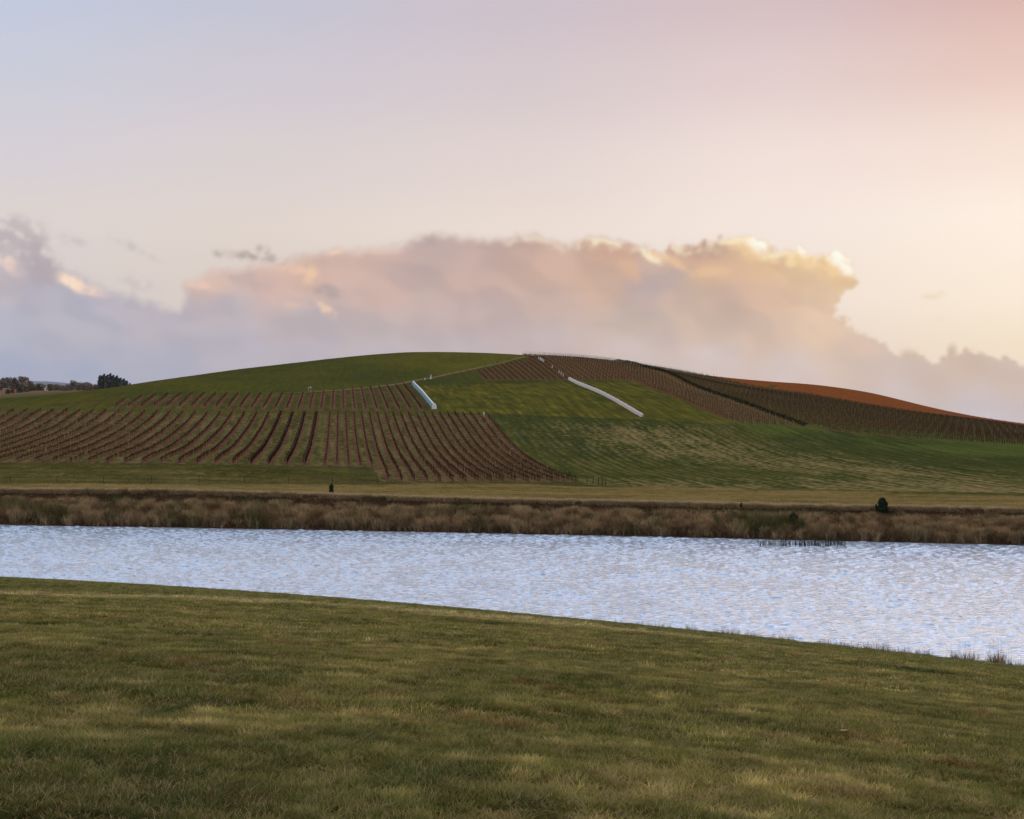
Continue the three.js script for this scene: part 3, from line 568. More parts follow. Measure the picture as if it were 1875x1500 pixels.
// ---------------------------------------------------------------- vines: one thing per row, its posts and its bare winter canes
const M = { cane: matte(0.075, 0.031, 0.016), caneDark: matte(0.046, 0.023, 0.014), caneBrown: matte(0.080, 0.038, 0.020), caneOlive: matte(0.075, 0.047, 0.018), post: matte(0.22, 0.165, 0.11), postTan: matte(0.33, 0.235, 0.13), postDark: matte(0.06, 0.045, 0.035), white: matte(0.78, 0.77, 0.74, 0.7) };
const words = ['zeroth', 'first', 'second', 'third', 'fourth', 'fifth', 'sixth', 'seventh', 'eighth', 'ninth', 'tenth', 'eleventh', 'twelfth', 'thirteenth', 'fourteenth', 'fifteenth', 'sixteenth', 'seventeenth', 'eighteenth', 'nineteenth', 'twentieth'];
const tens = { 20: 'twenty', 30: 'thirty', 40: 'forty', 50: 'fifty' }, tenths = { 30: 'thirtieth', 40: 'fortieth', 50: 'fiftieth' };
const ordinal = n => n <= 20 ? words[n] : n % 10 ? `${tens[n - n % 10]}-${words[n % 10]}` : tenths[n];
function stick(out, ax, ay, az, bx, by, bz, ra, rb) {       // a three-sided tapered stick
  const d = new THREE.Vector3(bx - ax, by - ay, bz - az).normalize(), s = new THREE.Vector3(d.y, -d.x, 0.31).cross(d).normalize(), q = new THREE.Vector3().crossVectors(d, s), base = out.pos.length / 3;
  for (let e = 0; e < 2; e++) for (let k = 0; k < 3; k++) {
    const c = Math.cos(k * 2.0944), n = Math.sin(k * 2.0944), R = e ? rb : ra;
    const x = s.x * c + q.x * n, y = s.y * c + q.y * n, z = s.z * c + q.z * n;
    out.pos.push((e ? bx : ax) + x * R, (e ? by : ay) + y * R, (e ? bz : az) + z * R); out.nor.push(x, y, z);
  }
  for (let k = 0; k < 3; k++) { const m = (k + 1) % 3; out.idx.push(base + k, base + m, base + 3 + k, base + m, base + 3 + m, base + 3 + k); }
}
const bundle = () => ({ pos: [], nor: [], idx: [] });
function made(o) {
  const g = new THREE.BufferGeometry();
  g.setAttribute('position', new THREE.Float32BufferAttribute(o.pos, 3)); g.setAttribute('normal', new THREE.Float32BufferAttribute(o.nor, 3)); g.setIndex(o.idx);
  return g;
}
function leafFace(pos, nor, idx, base, ox, oy, oz) {          // winds the last three points so that their front looks outwards
  const q = k => new THREE.Vector3(...pos.slice(base * 3 + k * 3, base * 3 + k * 3 + 3)), p = q(0), n = q(1).sub(p).cross(q(2).sub(p)).normalize(), out = new THREE.Vector3(ox, oy, oz).normalize();
  if (n.dot(out) < 0) { n.negate(); idx.push(base, base + 2, base + 1); } else idx.push(base, base + 1, base + 2);
  n.addScaledVector(out, 0.7).normalize();
  for (let k = 0; k < 3; k++) nor.push(n.x, n.y, n.z);
}
const ground = (s, t) => { const [x, z] = fromRow(s, t); return [x, landHeight(x, z), z]; };
const postShape = (() => { const g = new THREE.CylinderGeometry(0.05, 0.06, 1, 6); g.translate(0, 0.5, 0); return g; })();
const vr = randomFrom(2024);
function vineRow(s, t0, t1, label, group, look) {
  const o = ground(s, t0), row = thing('vine_row', label, 'vine row', o, group);
  const canes = bundle();
  for (let t = t0 + 0.6; t < t1 - 0.4; t += look.step * (0.85 + 0.3 * vr())) {
    if (vr() < look.gaps) continue;
    const g = ground(s + (vr() - 0.5) * 0.12, t), x = g[0] - o[0], y = g[1] - o[1], z = g[2] - o[2], h = look.trunk * (0.85 + 0.3 * vr());
    stick(canes, x, y - 0.05, z, x + (vr() - 0.5) * 0.12, y + h, z + (vr() - 0.5) * 0.12, look.thick * 2, look.thick * 1.6);
    for (let k = 0; k < look.canes; k++) {
      const lengthwise = (vr() - 0.5) * 1.5, sideways = (vr() - 0.5) * 0.5 * look.bushy, up = look.reach * (0.25 + 0.9 * vr());
      stick(canes, x, y + h * (0.8 + 0.25 * vr()), z, x + ROW[0] * lengthwise - ROW[1] * sideways, y + h + up, z + ROW[1] * lengthwise + ROW[0] * sideways, look.thick * 1.3, look.thick * 0.6);
    }
  }
  kind(put(new THREE.Mesh(made(canes), look.wood), 'canes', row), 'stuff');
  if (look.posts) {
    const many = bundle(); let n = 0;
    for (let t = t0; t <= t1 + 0.01; t += look.posts * (0.93 + 0.14 * vr())) {
      const g = ground(s, t), h = look.postHeight * (0.92 + 0.16 * vr()), end = n === 0 || t + look.posts > t1;
      n++;
      if (look.single || end) {
        const p = put(new THREE.Mesh(postShape, look.postWood), 'post', row);
        const w = look.postWidth * (end ? 1.5 : 1);
        p.position.set(g[0] - o[0], g[1] - o[1] - 0.1, g[2] - o[2]); p.scale.set(w, h * (end ? 1.06 : 1) + 0.1, w); p.rotation.set((vr() - 0.5) * 0.07, 0, (vr() - 0.5) * 0.07);
      } else stick(many, g[0] - o[0], g[1] - o[1] - 0.1, g[2] - o[2], g[0] - o[0] + (vr() - 0.5) * 0.1, g[1] - o[1] + h, g[2] - o[2] + (vr() - 0.5) * 0.1, 0.055 * look.postWidth, 0.05 * look.postWidth);
    }
    if (many.idx.length) kind(put(new THREE.Mesh(made(many), look.postWood), 'trellis', row), 'stuff');
  }
  return row;
}
const plainLook = { step: 1.55, gaps: 0.05, trunk: 0.7, canes: 12, thick: 0.032, reach: 0.55, bushy: 1.5, wood: M.cane, posts: 6.2, postHeight: 1.75, postWidth: 0.8, single: true, postWood: M.post };
const thickLook = { ...plainLook, canes: 15, thick: 0.036, reach: 0.75, bushy: 2.4, gaps: 0, step: 1.3, wood: M.caneDark };
const narrowLook = { ...plainLook, canes: 9, bushy: 1, trunk: 0.8, wood: M.cane, postWidth: 0.7 };
const upperLook = { ...plainLook, wood: M.caneBrown, canes: 9, bushy: 1.2, single: false };
const crestLook = { ...plainLook, wood: M.caneBrown, canes: 6, thick: 0.034, reach: 0.4, trunk: 0.55, single: false, step: 1.6, postHeight: 1.7 };
const ridgeLook = { ...crestLook, posts: 6.2, postHeight: 2.3, postWidth: 1.1, postWood: M.postTan, thick: 0.032, wood: M.caneOlive };
const wedgeLook = { ...ridgeLook, single: true };
const slopeLook = { ...ridgeLook, posts: 6.8, step: 1.6, canes: 6, thick: 0.034, bushy: 2.6, reach: 0.5, postHeight: 1.95, postWidth: 0.75, wood: M.caneOlive, postWood: M.post };

lowerRows.forEach(([s, group], i) => {
  const wide = group === 'wide', n = wide ? i + 1 : lowerRows.length - i;
  const dense = wide && s > -20;
  let t0 = upTo(lowerFoot, s) + 0.3, t1 = upTo(lowerHead, s) - 0.4;
  const where = wide ? `${ordinal(n)} bare vine row from the left edge of the lower vineyard block` : `${ordinal(n)} bare vine row from the right edge of the lower vineyard block`;
  vineRow(s, t0, t1, (dense ? 'dark thick ' : 'widely spaced ').replace('widely spaced ', wide ? 'widely spaced ' : 'closely planted ') + where, 'vine rows of the lower block', dense ? thickLook : wide ? plainLook : narrowLook);
});
upperRows.forEach((s, i) => {
  if (i === upperRows.length - 1) return;
  vineRow(s, upTo(upperFoot, s) + 0.6, upTo(upperHead, s) - 0.5, `short brown vine row above the farm track, ${ordinal(i + 1)} from the left`, 'vine rows above the farm track', upperLook);
});
const tagged = [];
crestRows.forEach((s, i) => {
  const last = i === crestRows.length - 1;
  const row = vineRow(s, upTo(crestFoot, s) + 0.5, Math.min(upTo(crestHead, s), 740) - 0.5, last ? 'dark vine row with white guard tubes running up to the hill crest' : `short vine row left of the row with white tubes, ${ordinal(i + 1)} from the left`, 'vine rows below the crest', crestLook);
  if (last) tagged.push([row, s]);
});
ridgeRows.forEach((s, i) => {
  const low = s > 130;
  vineRow(s, upTo(crestFoot, s) + 0.6, 752, low ? `long vine row with pale posts left of the dark hedge, ${ordinal(i - 9)} from the lower edge` : `vine row crossing the brown crest right of the white tubes, ${ordinal(i + 1)} from the left`, 'vine rows over the crest', low ? wedgeLook : ridgeLook);
});
slopeRows.forEach((s, i) => {
  vineRow(s, upTo(slopeFoot, s) + 0.5, upTo(slopeHead, s) - 0.5, `${ordinal(i + 1)} vine row right of the dark hedge on the brown right slope`, 'vine rows on the right slope', slopeLook);
});
// guard tubes on the dark row
for (const [row, s] of tagged) for (const t of [676, 671, 668.5, 666, 663, 659, 632, 612, 606, 600]) {
  const g = ground(s, t), p = put(new THREE.Mesh(new THREE.CylinderGeometry(0.16, 0.18, 1.3, 8), M.white), 'guard_tube', row);
  p.position.set(g[0] - row.position.x - 0.35, g[1] - row.position.y + 0.65, g[2] - row.position.z);
}

// ---------------------------------------------------------------- rows under netting
function netting(s, t0, t1, half, height, low, seed) {      // a draped cover with open ends, as skin sections along the row
  const r = randomFrom(seed), n = Math.round((t1 - t0) / 1.1), ring9 = 11;
  return (from, to) => sheet(to - from + 1, n + 1, (i, j) => {
    const k = (i + from) / (ring9 - 1), t = lerp(t0, t1, j / n), g = ground(s, t), endDroop = smooth(0, 2.5, t - t0) * smooth(0, 2.5, t1 - t);
    const sag = 0.06 * Math.cos(t * 0.967) + 0.2 * fbm(t * 0.25 + seed, 1, 2), top = height + sag - 0.25 * (1 - endDroop);
    const a = Math.PI * k, side = -Math.cos(a), w = half * (1 + 0.18 * noise(t * 0.8, k * 3 + seed));
    const fold = noise(t * 0.9, k * 5 + seed), x = side * w * (0.72 + 0.28 * (1 - Math.sin(a))) + 0.16 * fold, y = Math.max(0.05, low + 0.25 * noise(t * 0.35, seed + (k > 0.5 ? 9 : 0)) * (1 - Math.sin(a)) + (top - low) * Math.pow(Math.sin(a), 0.55) + 0.08 * noise(t * 1.7, k * 6));
    return [g[0] - ROW[1] * x, g[1] + y, g[2] + ROW[0] * x, 0, 0];
  });
}
function coveredRow(name, label, s, t0, t1, half, height, low, seed, parts) {
  const o = ground(s, t0), row = thing(name, label, 'netted vine row', o), skin = netting(s, t0, t1, half, height, low, seed);
  for (const [part, from, to, material] of parts) { const g = skin(from, to); g.translate(-o[0], -o[1], -o[2]); put(new THREE.Mesh(g, material), part, row); }
  for (let t = t0; t <= t1; t += 6.5) { const g = ground(s, t), p = put(new THREE.Mesh(postShape, M.postDark), 'post', row); p.position.set(g[0] - o[0], g[1] - o[1] - 0.1, g[2] - o[2]); p.scale.set(1, height - 0.1, 1); }
  return row;
}
const net = (r, g, b) => new THREE.MeshPhysicalMaterial({ color: new THREE.Color().setRGB(r, g, b), roughness: 0.8, side: THREE.DoubleSide, transmission: 0.25, thickness: 0 });
const whiteNet = net(0.84, 0.73, 0.62), tealNet = net(0.10, 0.36, 0.35), paleNet = net(0.84, 0.82, 0.77);
coveredRow('netted_row', 'long straight vine row wrapped in white netting across the yellow-green paddock', 101.2, 440.5, 587, 0.42, 1.5, 0.12, 3, [['netting', 0, 10, whiteNet]]);
{
  const row = coveredRow('netted_row', 'vine row wrapped in teal netting with a white top strip', 32.1, 456.5, 588, 0.6, 1.8, 0.15, 9, [['side_netting', 0, 3, tealNet], ['top_strip', 3, 7, paleNet], ['side_netting', 7, 10, tealNet]]);
  const g = ground(32.1, 456), e = sheet(9, 7, (i, j) => { const a = lerp(-1, 1, i / 8), u = j / 6; return [-ROW[1] * a * 0.85 * (0.75 + 0.35 * (1 - u)), 0.1 + 2.05 * u * (1 - 0.25 * a * a * u) + 0.04 * noise(i, j * 2), 0.12 * noise(i * 0.9, j) + 0.25 * (1 - u) + ROW[0] * a * 0.8, 0, 0]; });
  e.translate(g[0] - row.position.x, g[1] - row.position.y, g[2] - row.position.z);
  put(new THREE.Mesh(e, paleNet), 'end_flap', row);
}

// ---------------------------------------------------------------- the dark hedge between the vineyard blocks
{
  const o = ground(155, 430), hedge = thing('hedge', 'dark evergreen hedge running down the slope between two vineyard blocks', 'hedge', o);
  const r = randomFrom(31), pos = [], nor = [], idx = [], wood = bundle();
  for (let t = 429; t < 742; t += 0.055) {
    const crest = smooth(640, 700, t), s = upTo([[429, 153.6], [474, 154.6], [602, 157], [652, 156.4], [742, 154]], t) + (r() - 0.5) * 1.9;
    const g = ground(s, t), tall = (1.25 + 0.35 * fbm(t * 0.22, 3, 2) + 1.1 * crest * Math.max(0, 0.3 + noise(t * 0.16, 9))) * (smooth(-0.75, -0.3, noise(t * 0.05, 77) + 0.25 * crest));
    const y = g[1] + Math.pow(r(), 0.7) * tall + 0.05, q = 0.16 + 0.22 * r(), a = r() * 6.283, b = (r() - 0.3) * 1.6;
    const ux = Math.cos(a) * q, uz = Math.sin(a) * q, vy = Math.cos(b) * q * 1.2, vx = -Math.sin(a) * Math.sin(b) * q, vz = Math.cos(a) * Math.sin(b) * q, base = pos.length / 3;
    pos.push(g[0] - ux - o[0], y - o[1], g[2] - uz - o[2], g[0] + ux - o[0], y - o[1], g[2] + uz - o[2], g[0] + vx - o[0], y + vy - o[1], g[2] + vz - o[2]);
    leafFace(pos, nor, idx, base, (r() - 0.5) * 0.6, 1, (r() - 0.5) * 0.6);
    if (r() < 0.04) stick(wood, g[0] - o[0], g[1] - o[1], g[2] - o[2], g[0] - o[0] + (r() - 0.5) * 0.3, g[1] - o[1] + tall * 0.8, g[2] - o[2] + (r() - 0.5) * 0.3, 0.05, 0.02);
  }
  const m = earth({ color: new THREE.Color().setRGB(0.034, 0.036, 0.016), side: THREE.DoubleSide });
  kind(put(new THREE.Mesh(made({ pos, nor, idx }), m), 'foliage', hedge), 'stuff');
  kind(put(new THREE.Mesh(made(wood), M.caneDark), 'stems', hedge), 'stuff');
}

// ---------------------------------------------------------------- fences
const wireMaterial = new THREE.MeshStandardMaterial({ color: 0x6a6660, roughness: 0.6, metalness: 0.6 });
function fence(label, places, height, wires, postWood, width) {
  const o = places[0], f = thing('wire_fence', label, 'fence', o);
  const r = randomFrom(places.length * 7 + 1), strands = bundle();
  const tops = places.map(([x, y, z]) => {
    const p = put(new THREE.Mesh(postShape, postWood), 'post', f); p.position.set(x - o[0], y - o[1] - 0.15, z - o[2]); p.scale.set(width, height + 0.15, width); p.rotation.set((r() - 0.5) * 0.06, r() * 3, (r() - 0.5) * 0.06);
    return [x - o[0], y - o[1], z - o[2]];
  });
  for (let i = 1; i < tops.length; i++) for (const h of wires) { const a = tops[i - 1], b = tops[i], mx = (a[0] + b[0]) / 2, my = (a[1] + b[1]) / 2 - 0.02, mz = (a[2] + b[2]) / 2; stick(strands, a[0], a[1] + h, a[2] + 0.06, mx, my + h, mz + 0.06, 0.006, 0.006); stick(strands, mx, my + h, mz + 0.06, b[0], b[1] + h, b[2] + 0.06, 0.006, 0.006); }
  put(new THREE.Mesh(made(strands), wireMaterial), 'wire', f);
  return f;
}
const onLand = (x, z) => [x, landHeight(x, z), z];
fence('low wire fence with thin dark posts along the foot of the vineyard', [[-108.3, -243], [-100, -244], [-91.7, -245], [-83.5, -246], [-75.4, -247.5], [-67, -249], [-58.6, -251], [-50.3, -252], [-42.4, -254.5], [-34.2, -255.5], [-25.7, -256]].map(p => onLand(...p)), 1.35, [0.3, 0.65, 1.0, 1.25], M.postDark, 1.0);
fence('fence of thin posts beside the tan track climbing to the hilltop', (() => { const out = []; for (let s = -2; s < 101; s += 7.4) out.push(ground(s, upTo(track, s) + 1.4)); return out; })(), 1.3, [0.5, 0.9, 1.2], M.postDark, 1.15);
fence('short fence of thick dark posts right of the lower vine rows', [[15.1, -269.5], [16.2, -268], [17.1, -265], [17.6, -262], [18.3, -261.2]].map(p => onLand(...p)), 1.5, [0.4, 0.8, 1.2], M.postDark, 1.5);

// ---------------------------------------------------------------- small white things on the hill
{
  const o = onLand(-78.9, -522), t = thing('feed_stand', 'small white frame with a flat top at the upper edge of the vine rows', 'stand', o);
  const top = put(new THREE.Mesh(new THREE.BoxGeometry(1.15, 0.16, 0.7), M.white), 'top', t); top.position.set(0, 1.55, 0); top.rotation.z = 0.06;
  const lip = put(new THREE.Mesh(new THREE.BoxGeometry(0.45, 0.2, 0.66), M.white), 'raised_end', t); lip.position.set(0.36, 1.73, 0);
  for (const [x, z] of [[-0.5, -0.28], [0.5, -0.28], [-0.5, 0.28], [0.5, 0.28]]) { const leg = put(new THREE.Mesh(new THREE.BoxGeometry(0.1, 1.5, 0.1), matte(0.42, 0.4, 0.36)), 'leg', t); leg.position.set(x, 0.74, z); }
  const brace = put(new THREE.Mesh(new THREE.BoxGeometry(0.95, 0.08, 0.06), matte(0.42, 0.4, 0.36)), 'brace', t); brace.position.set(0, 0.55, 0.28);
}
{
  const o = onLand(-36.9, -609), t = thing('marker_post', 'white post on a pale base in the grass just below the tan track', 'post', o);
  const shaft = put(new THREE.Mesh(new THREE.CylinderGeometry(0.2, 0.24, 1.5, 10), M.white), 'shaft', t); shaft.position.y = 0.95;
  const cap = put(new THREE.Mesh(new THREE.ConeGeometry(0.22, 0.5, 10), matte(0.5, 0.45, 0.38)), 'cap', t); cap.position.y = 1.95;
  const foot = put(new THREE.Mesh(new THREE.CylinderGeometry(0.45, 0.65, 0.3, 10), matte(0.42, 0.42, 0.36)), 'base', t); foot.position.y = 0.12;
}
for (const [x, z, h, label] of [[-39.4, -606, 0.7, 'small pale stump left of the white marker post below the track'], [-9.2, -438.6, 0.9, 'tiny white peg at the top right corner of the lower vine rows']]) {
  const o = onLand(x, z), t = thing('marker_peg', label, 'peg', o);
  const shaft = put(new THREE.Mesh(new THREE.CylinderGeometry(0.16, 0.2, h, 8), M.white), 'shaft', t); shaft.position.y = h / 2;
  const cap = put(new THREE.Mesh(new THREE.SphereGeometry(0.19, 8, 6), M.white), 'cap', t); cap.position.y = h;
}

// ---------------------------------------------------------------- shrubs and trees: a trunk, limbs and sprays of small leaves
const leafGreen = (r, g, b) => earth({ color: new THREE.Color().setRGB(r, g, b), side: THREE.DoubleSide });
function sprays(seed, count, size, inside, upward = 0.5) {  // inside(r) gives a point of the crown and how far out it lies
  const r = randomFrom(seed), pos = [], nor = [], idx = [];
  for (let k = 0; k < count; k++) {
    const [x, y, z, nx, ny, nz] = inside(r), q = size * (0.5 + r()), a = r() * 6.283, b = (r() - 0.5) * 2.2, base = pos.length / 3;
    const ux = Math.cos(a) * q, uz = Math.sin(a) * q, vy = Math.cos(b) * q, vx = -Math.sin(a) * Math.sin(b) * q, vz = Math.cos(a) * Math.sin(b) * q;
    pos.push(x - ux * 0.5, y - vy * 0.4, z - uz * 0.5, x + ux * 0.5, y - vy * 0.4, z + uz * 0.5, x + vx + ux * 0.2, y + vy * 0.7, z + vz + uz * 0.2);
    leafFace(pos, nor, idx, base, nx + (r() - 0.5) * 0.5, ny + upward, nz + (r() - 0.5) * 0.5);
  }
  return made({ pos, nor, idx });
}
function clumped(lobes) {                                   // leaves gathered round several centres [x, y, z, radius, flatness]
  return r => {
    const [cx, cy, cz, R, flat] = lobes[r() * lobes.length | 0], a = r() * 6.283, c = r() * 2 - 1, s = Math.sqrt(1 - c * c), q = R * (0.55 + 0.5 * Math.sqrt(r()));
    return [cx + Math.cos(a) * s * q, cy + c * q * flat, cz + Math.sin(a) * s * q, Math.cos(a) * s, c, Math.sin(a) * s];
  };
}
function woody(lobes, height, thick) {
  const w = bundle();
  stick(w, 0, -0.2, 0, 0.02 * height, height * 0.55, 0, thick, thick * 0.6);
  for (const [x, y, z] of lobes) stick(w, 0.01 * height, height * (0.25 + 0.25 * Math.abs(x) / height), 0, x, y, z, thick * 0.45, thick * 0.15);
  return made(w);
}
function shrub(name, label, place, width, height, color, seed, leaf, count, shape) {
  const t = thing(name, label, name.includes('tree') ? 'tree' : 'shrub', place), r = randomFrom(seed), lobes = [];
  for (let k = 0; k < 46; k++) { const y = Math.pow((k + 0.5) / 46, 0.85), w = shape(y) * width / 2, a = k * 2.4 + r(), q = w * (0.25 + 0.72 * r()); lobes.push([Math.cos(a) * q, y * height * 0.97, Math.sin(a) * q, width * (0.09 + 0.07 * r()), 2.1]); }
  put(new THREE.Mesh(woody(lobes.filter((_, k) => k % 4 === 2), height, 0.035 * height), M.postDark), 'trunk', t);
  kind(put(new THREE.Mesh(sprays(seed + 1, count, leaf, clumped(lobes)), color), 'crown', t), 'stuff');
  return t;
}
const darkGreen = leafGreen(0.026, 0.042, 0.020), bankGreen = leafGreen(0.045, 0.062, 0.022);
shrub('shrub', 'narrow dark green young tree standing alone on the bank top', onLand(-28.3, -210), 0.85, 1.6, darkGreen, 301, 0.16, 900, y => Math.pow(Math.sin(Math.PI * (0.12 + 0.8 * y)), 0.8));
shrub('shrub', 'larger dark green pointed bush on the right part of the bank', onLand(51.2, -185.3), 1.95, 2.1, darkGreen, 311, 0.22, 2600, y => Math.pow(Math.max(0, 1 - y), 0.34) * (0.66 + 0.34 * smooth(0, 0.45, y)) + 0.02);
shrub('shrub', 'tiny dark sapling on the bank lip left of the large bush', onLand(32.6, -190.8), 0.35, 0.9, darkGreen, 321, 0.12, 240, y => Math.sin(Math.PI * (0.15 + 0.75 * y)));
shrub('shrub', 'rounded green bush halfway down the bank above the reeds', onLand(39.1, -186.5), 1.5, 1.3, bankGreen, 331, 0.2, 1500, y => Math.sqrt(Math.max(0.05, 1 - (2 * y - 0.75) ** 2 * 0.8)));

const gumGreen = leafGreen(0.24, 0.20, 0.14), gumGrey = leafGreen(0.27, 0.215, 0.17), pineGreen = leafGreen(0.12, 0.125, 0.11), scrubGreen = leafGreen(0.09, 0.09, 0.05), scrubRed = leafGreen(0.14, 0.09, 0.06);  // gum and pine leaves lightened: haze put into their colour
const edge = (px, d) => (px - 937.5) / 2453.1 * d;          // metres to the side of the view's middle line for a bearing, at that distance
function gum(label, bearing, d, height, width, color, seed, group) {
  const x = edge(bearing, d), t = thing('gum_tree', label, 'tree', [x, farLand(x, -d) - 0.2, -d], group), r = randomFrom(seed), lobes = [];
  const n = 13 + (r() * 5 | 0);
  for (let k = 0; k < n; k++) { const y = 0.28 + 0.66 * (k + r() * 0.6) / n, w = width / 2 * (1.05 - 0.75 * Math.abs(y - 0.5)), a = r() * 6.283; lobes.push([Math.cos(a) * w * (0.3 + 0.6 * r()), height * (y - 0.08 * r()), Math.sin(a) * w * 0.7, width * (0.15 + 0.13 * r()), 0.8]); }
  put(new THREE.Mesh(woody(lobes, height, 0.03 * height), M.post), 'trunk', t);
  kind(put(new THREE.Mesh(sprays(seed + 3, 900, width * 0.12, clumped(lobes)), color), 'crown', t), 'stuff');
}
function pine(label, bearing, d, height, width, seed, group) {
  const x = edge(bearing, d), t = thing('pine_tree', label, 'tree', [x, farLand(x, -d) - 0.2, -d], group), r = randomFrom(seed), lobes = [];
  for (let k = 0; k < 22; k++) { const y = 0.08 + 0.9 * k / 21, w = width / 2 * Math.pow(1 - y * 0.9, 0.45), a = k * 2.4 + r(); lobes.push([Math.cos(a) * w * 0.6, height * y, Math.sin(a) * w * 0.6, Math.max(0.35, w * (0.4 + 0.3 * r())), 0.8]); }
  put(new THREE.Mesh(woody(lobes, height, 0.028 * height), M.postDark), 'trunk', t);
  kind(put(new THREE.Mesh(sprays(seed + 3, 900, width * 0.15, clumped(lobes)), pineGreen), 'crown', t), 'stuff');
}
const lineGroup = 'distant trees along the skyline left of the hill';
const px = 1150 / 2453.1;                                  // metres per thousandth-of-a-degree-ish step at that range
[[-9, 24, 13], [2, 25, 12], [12, 27, 11], [21, 26, 12], [29, 22, 11], [36, 24, 11], [43, 27, 13], [51, 20, 12]].forEach(([b, h, w], i) => gum(`tall grey-green gum tree, ${ordinal(i + 1)} from the left in the tallest far cluster`, b, 1150 + 12 * (i % 3), h * px, w * px * 1.45, i % 2 ? gumGreen : gumGrey, 400 + 9 * i, lineGroup));
[[58, 13, 11], [66, 12, 12], [73, 13, 11], [80, 10, 12], [88, 12, 12], [96, 10, 12], [104, 11, 11], [111, 9, 11]].forEach(([b, h, w], i) => gum(`low grey tree, ${ordinal(i + 1)} from the left in the low part of the far tree line`, b, 1210 + 14 * (i % 3), h * px, w * px * 1.5, i % 2 ? gumGrey : gumGreen, 500 + 9 * i, lineGroup));
[[118, 10, 11], [126, 12, 10], [135, 19, 11], [143, 16, 11], [150, 15, 10], [157, 17, 10], [165, 14, 11], [173, 12, 9]].forEach(([b, h, w], i) => gum(`mid height brownish tree, ${ordinal(i + 1)} from the left between the low trees and dark pines`, b, 1170 + 12 * (i % 3), h * px, w * px * 1.4, i % 3 ? gumGreen : gumGrey, 600 + 9 * i, lineGroup));
const pp = 900 / 2453.1;
[[183, 27, 9], [189, 30, 9], [195, 28, 9], [201, 31, 9], [207, 28, 9], [213, 27, 9], [219, 23, 9], [226, 22, 7], [231, 18, 7], [237, 14, 6]].forEach(([b, h, w], i) => pine(`dark pine tree, ${ordinal(i + 1)} from the left in the clump beside the hill shoulder`, b, 880 + 8 * (i % 2), (h + 4) * pp, w * pp * 1.5, 700 + 9 * i, 'dark pines beside the hill shoulder'));
[[14, 5, 9], [22, 6, 9], [36, 8, 12], [45, 7, 10], [53, 7, 11], [60, 6, 8], [70, 8, 11], [90, 8, 9]].forEach(([b, h, w], i) => {
  const d = 850 + 30 * i, x = edge(b, d), q = d / 2453.1;
  shrub('far_shrub', `low dark scrub bush at the edge of the far brown field, ${ordinal(i + 1)} from the left`, [x, farLand(x, -d) - 0.4, -d], w * q * 1.2, (h + 3) * q, i % 3 === 1 ? scrubRed : scrubGreen, 800 + 7 * i, w * q * 0.13, 420, y => Math.sqrt(Math.max(0.08, 1 - y * y)));
});
{
  const d = 1120, x = edge(84.5, d), y = farLand(x, -d), t = thing('shed', 'small white shed among the low far trees', 'shed', [x, y, -d]);
  const body = put(new THREE.Mesh(new THREE.BoxGeometry(2.2, 2.6, 2.6), M.white), 'wall', t); body.position.y = 1.3;
  const roof = put(new THREE.Mesh(new THREE.CylinderGeometry(1.9, 1.9, 2.9, 3), matte(0.45, 0.42, 0.4)), 'roof', t); roof.rotation.set(Math.PI / 2, 0, 0); roof.rotation.y = Math.PI; roof.scale.set(0.85, 1, 0.5); roof.position.y = 2.95;
  const door = put(new THREE.Mesh(new THREE.BoxGeometry(0.8, 1.8, 0.06), matte(0.2, 0.2, 0.2)), 'door', t); door.position.set(0.3, 0.9, 1.32);
}

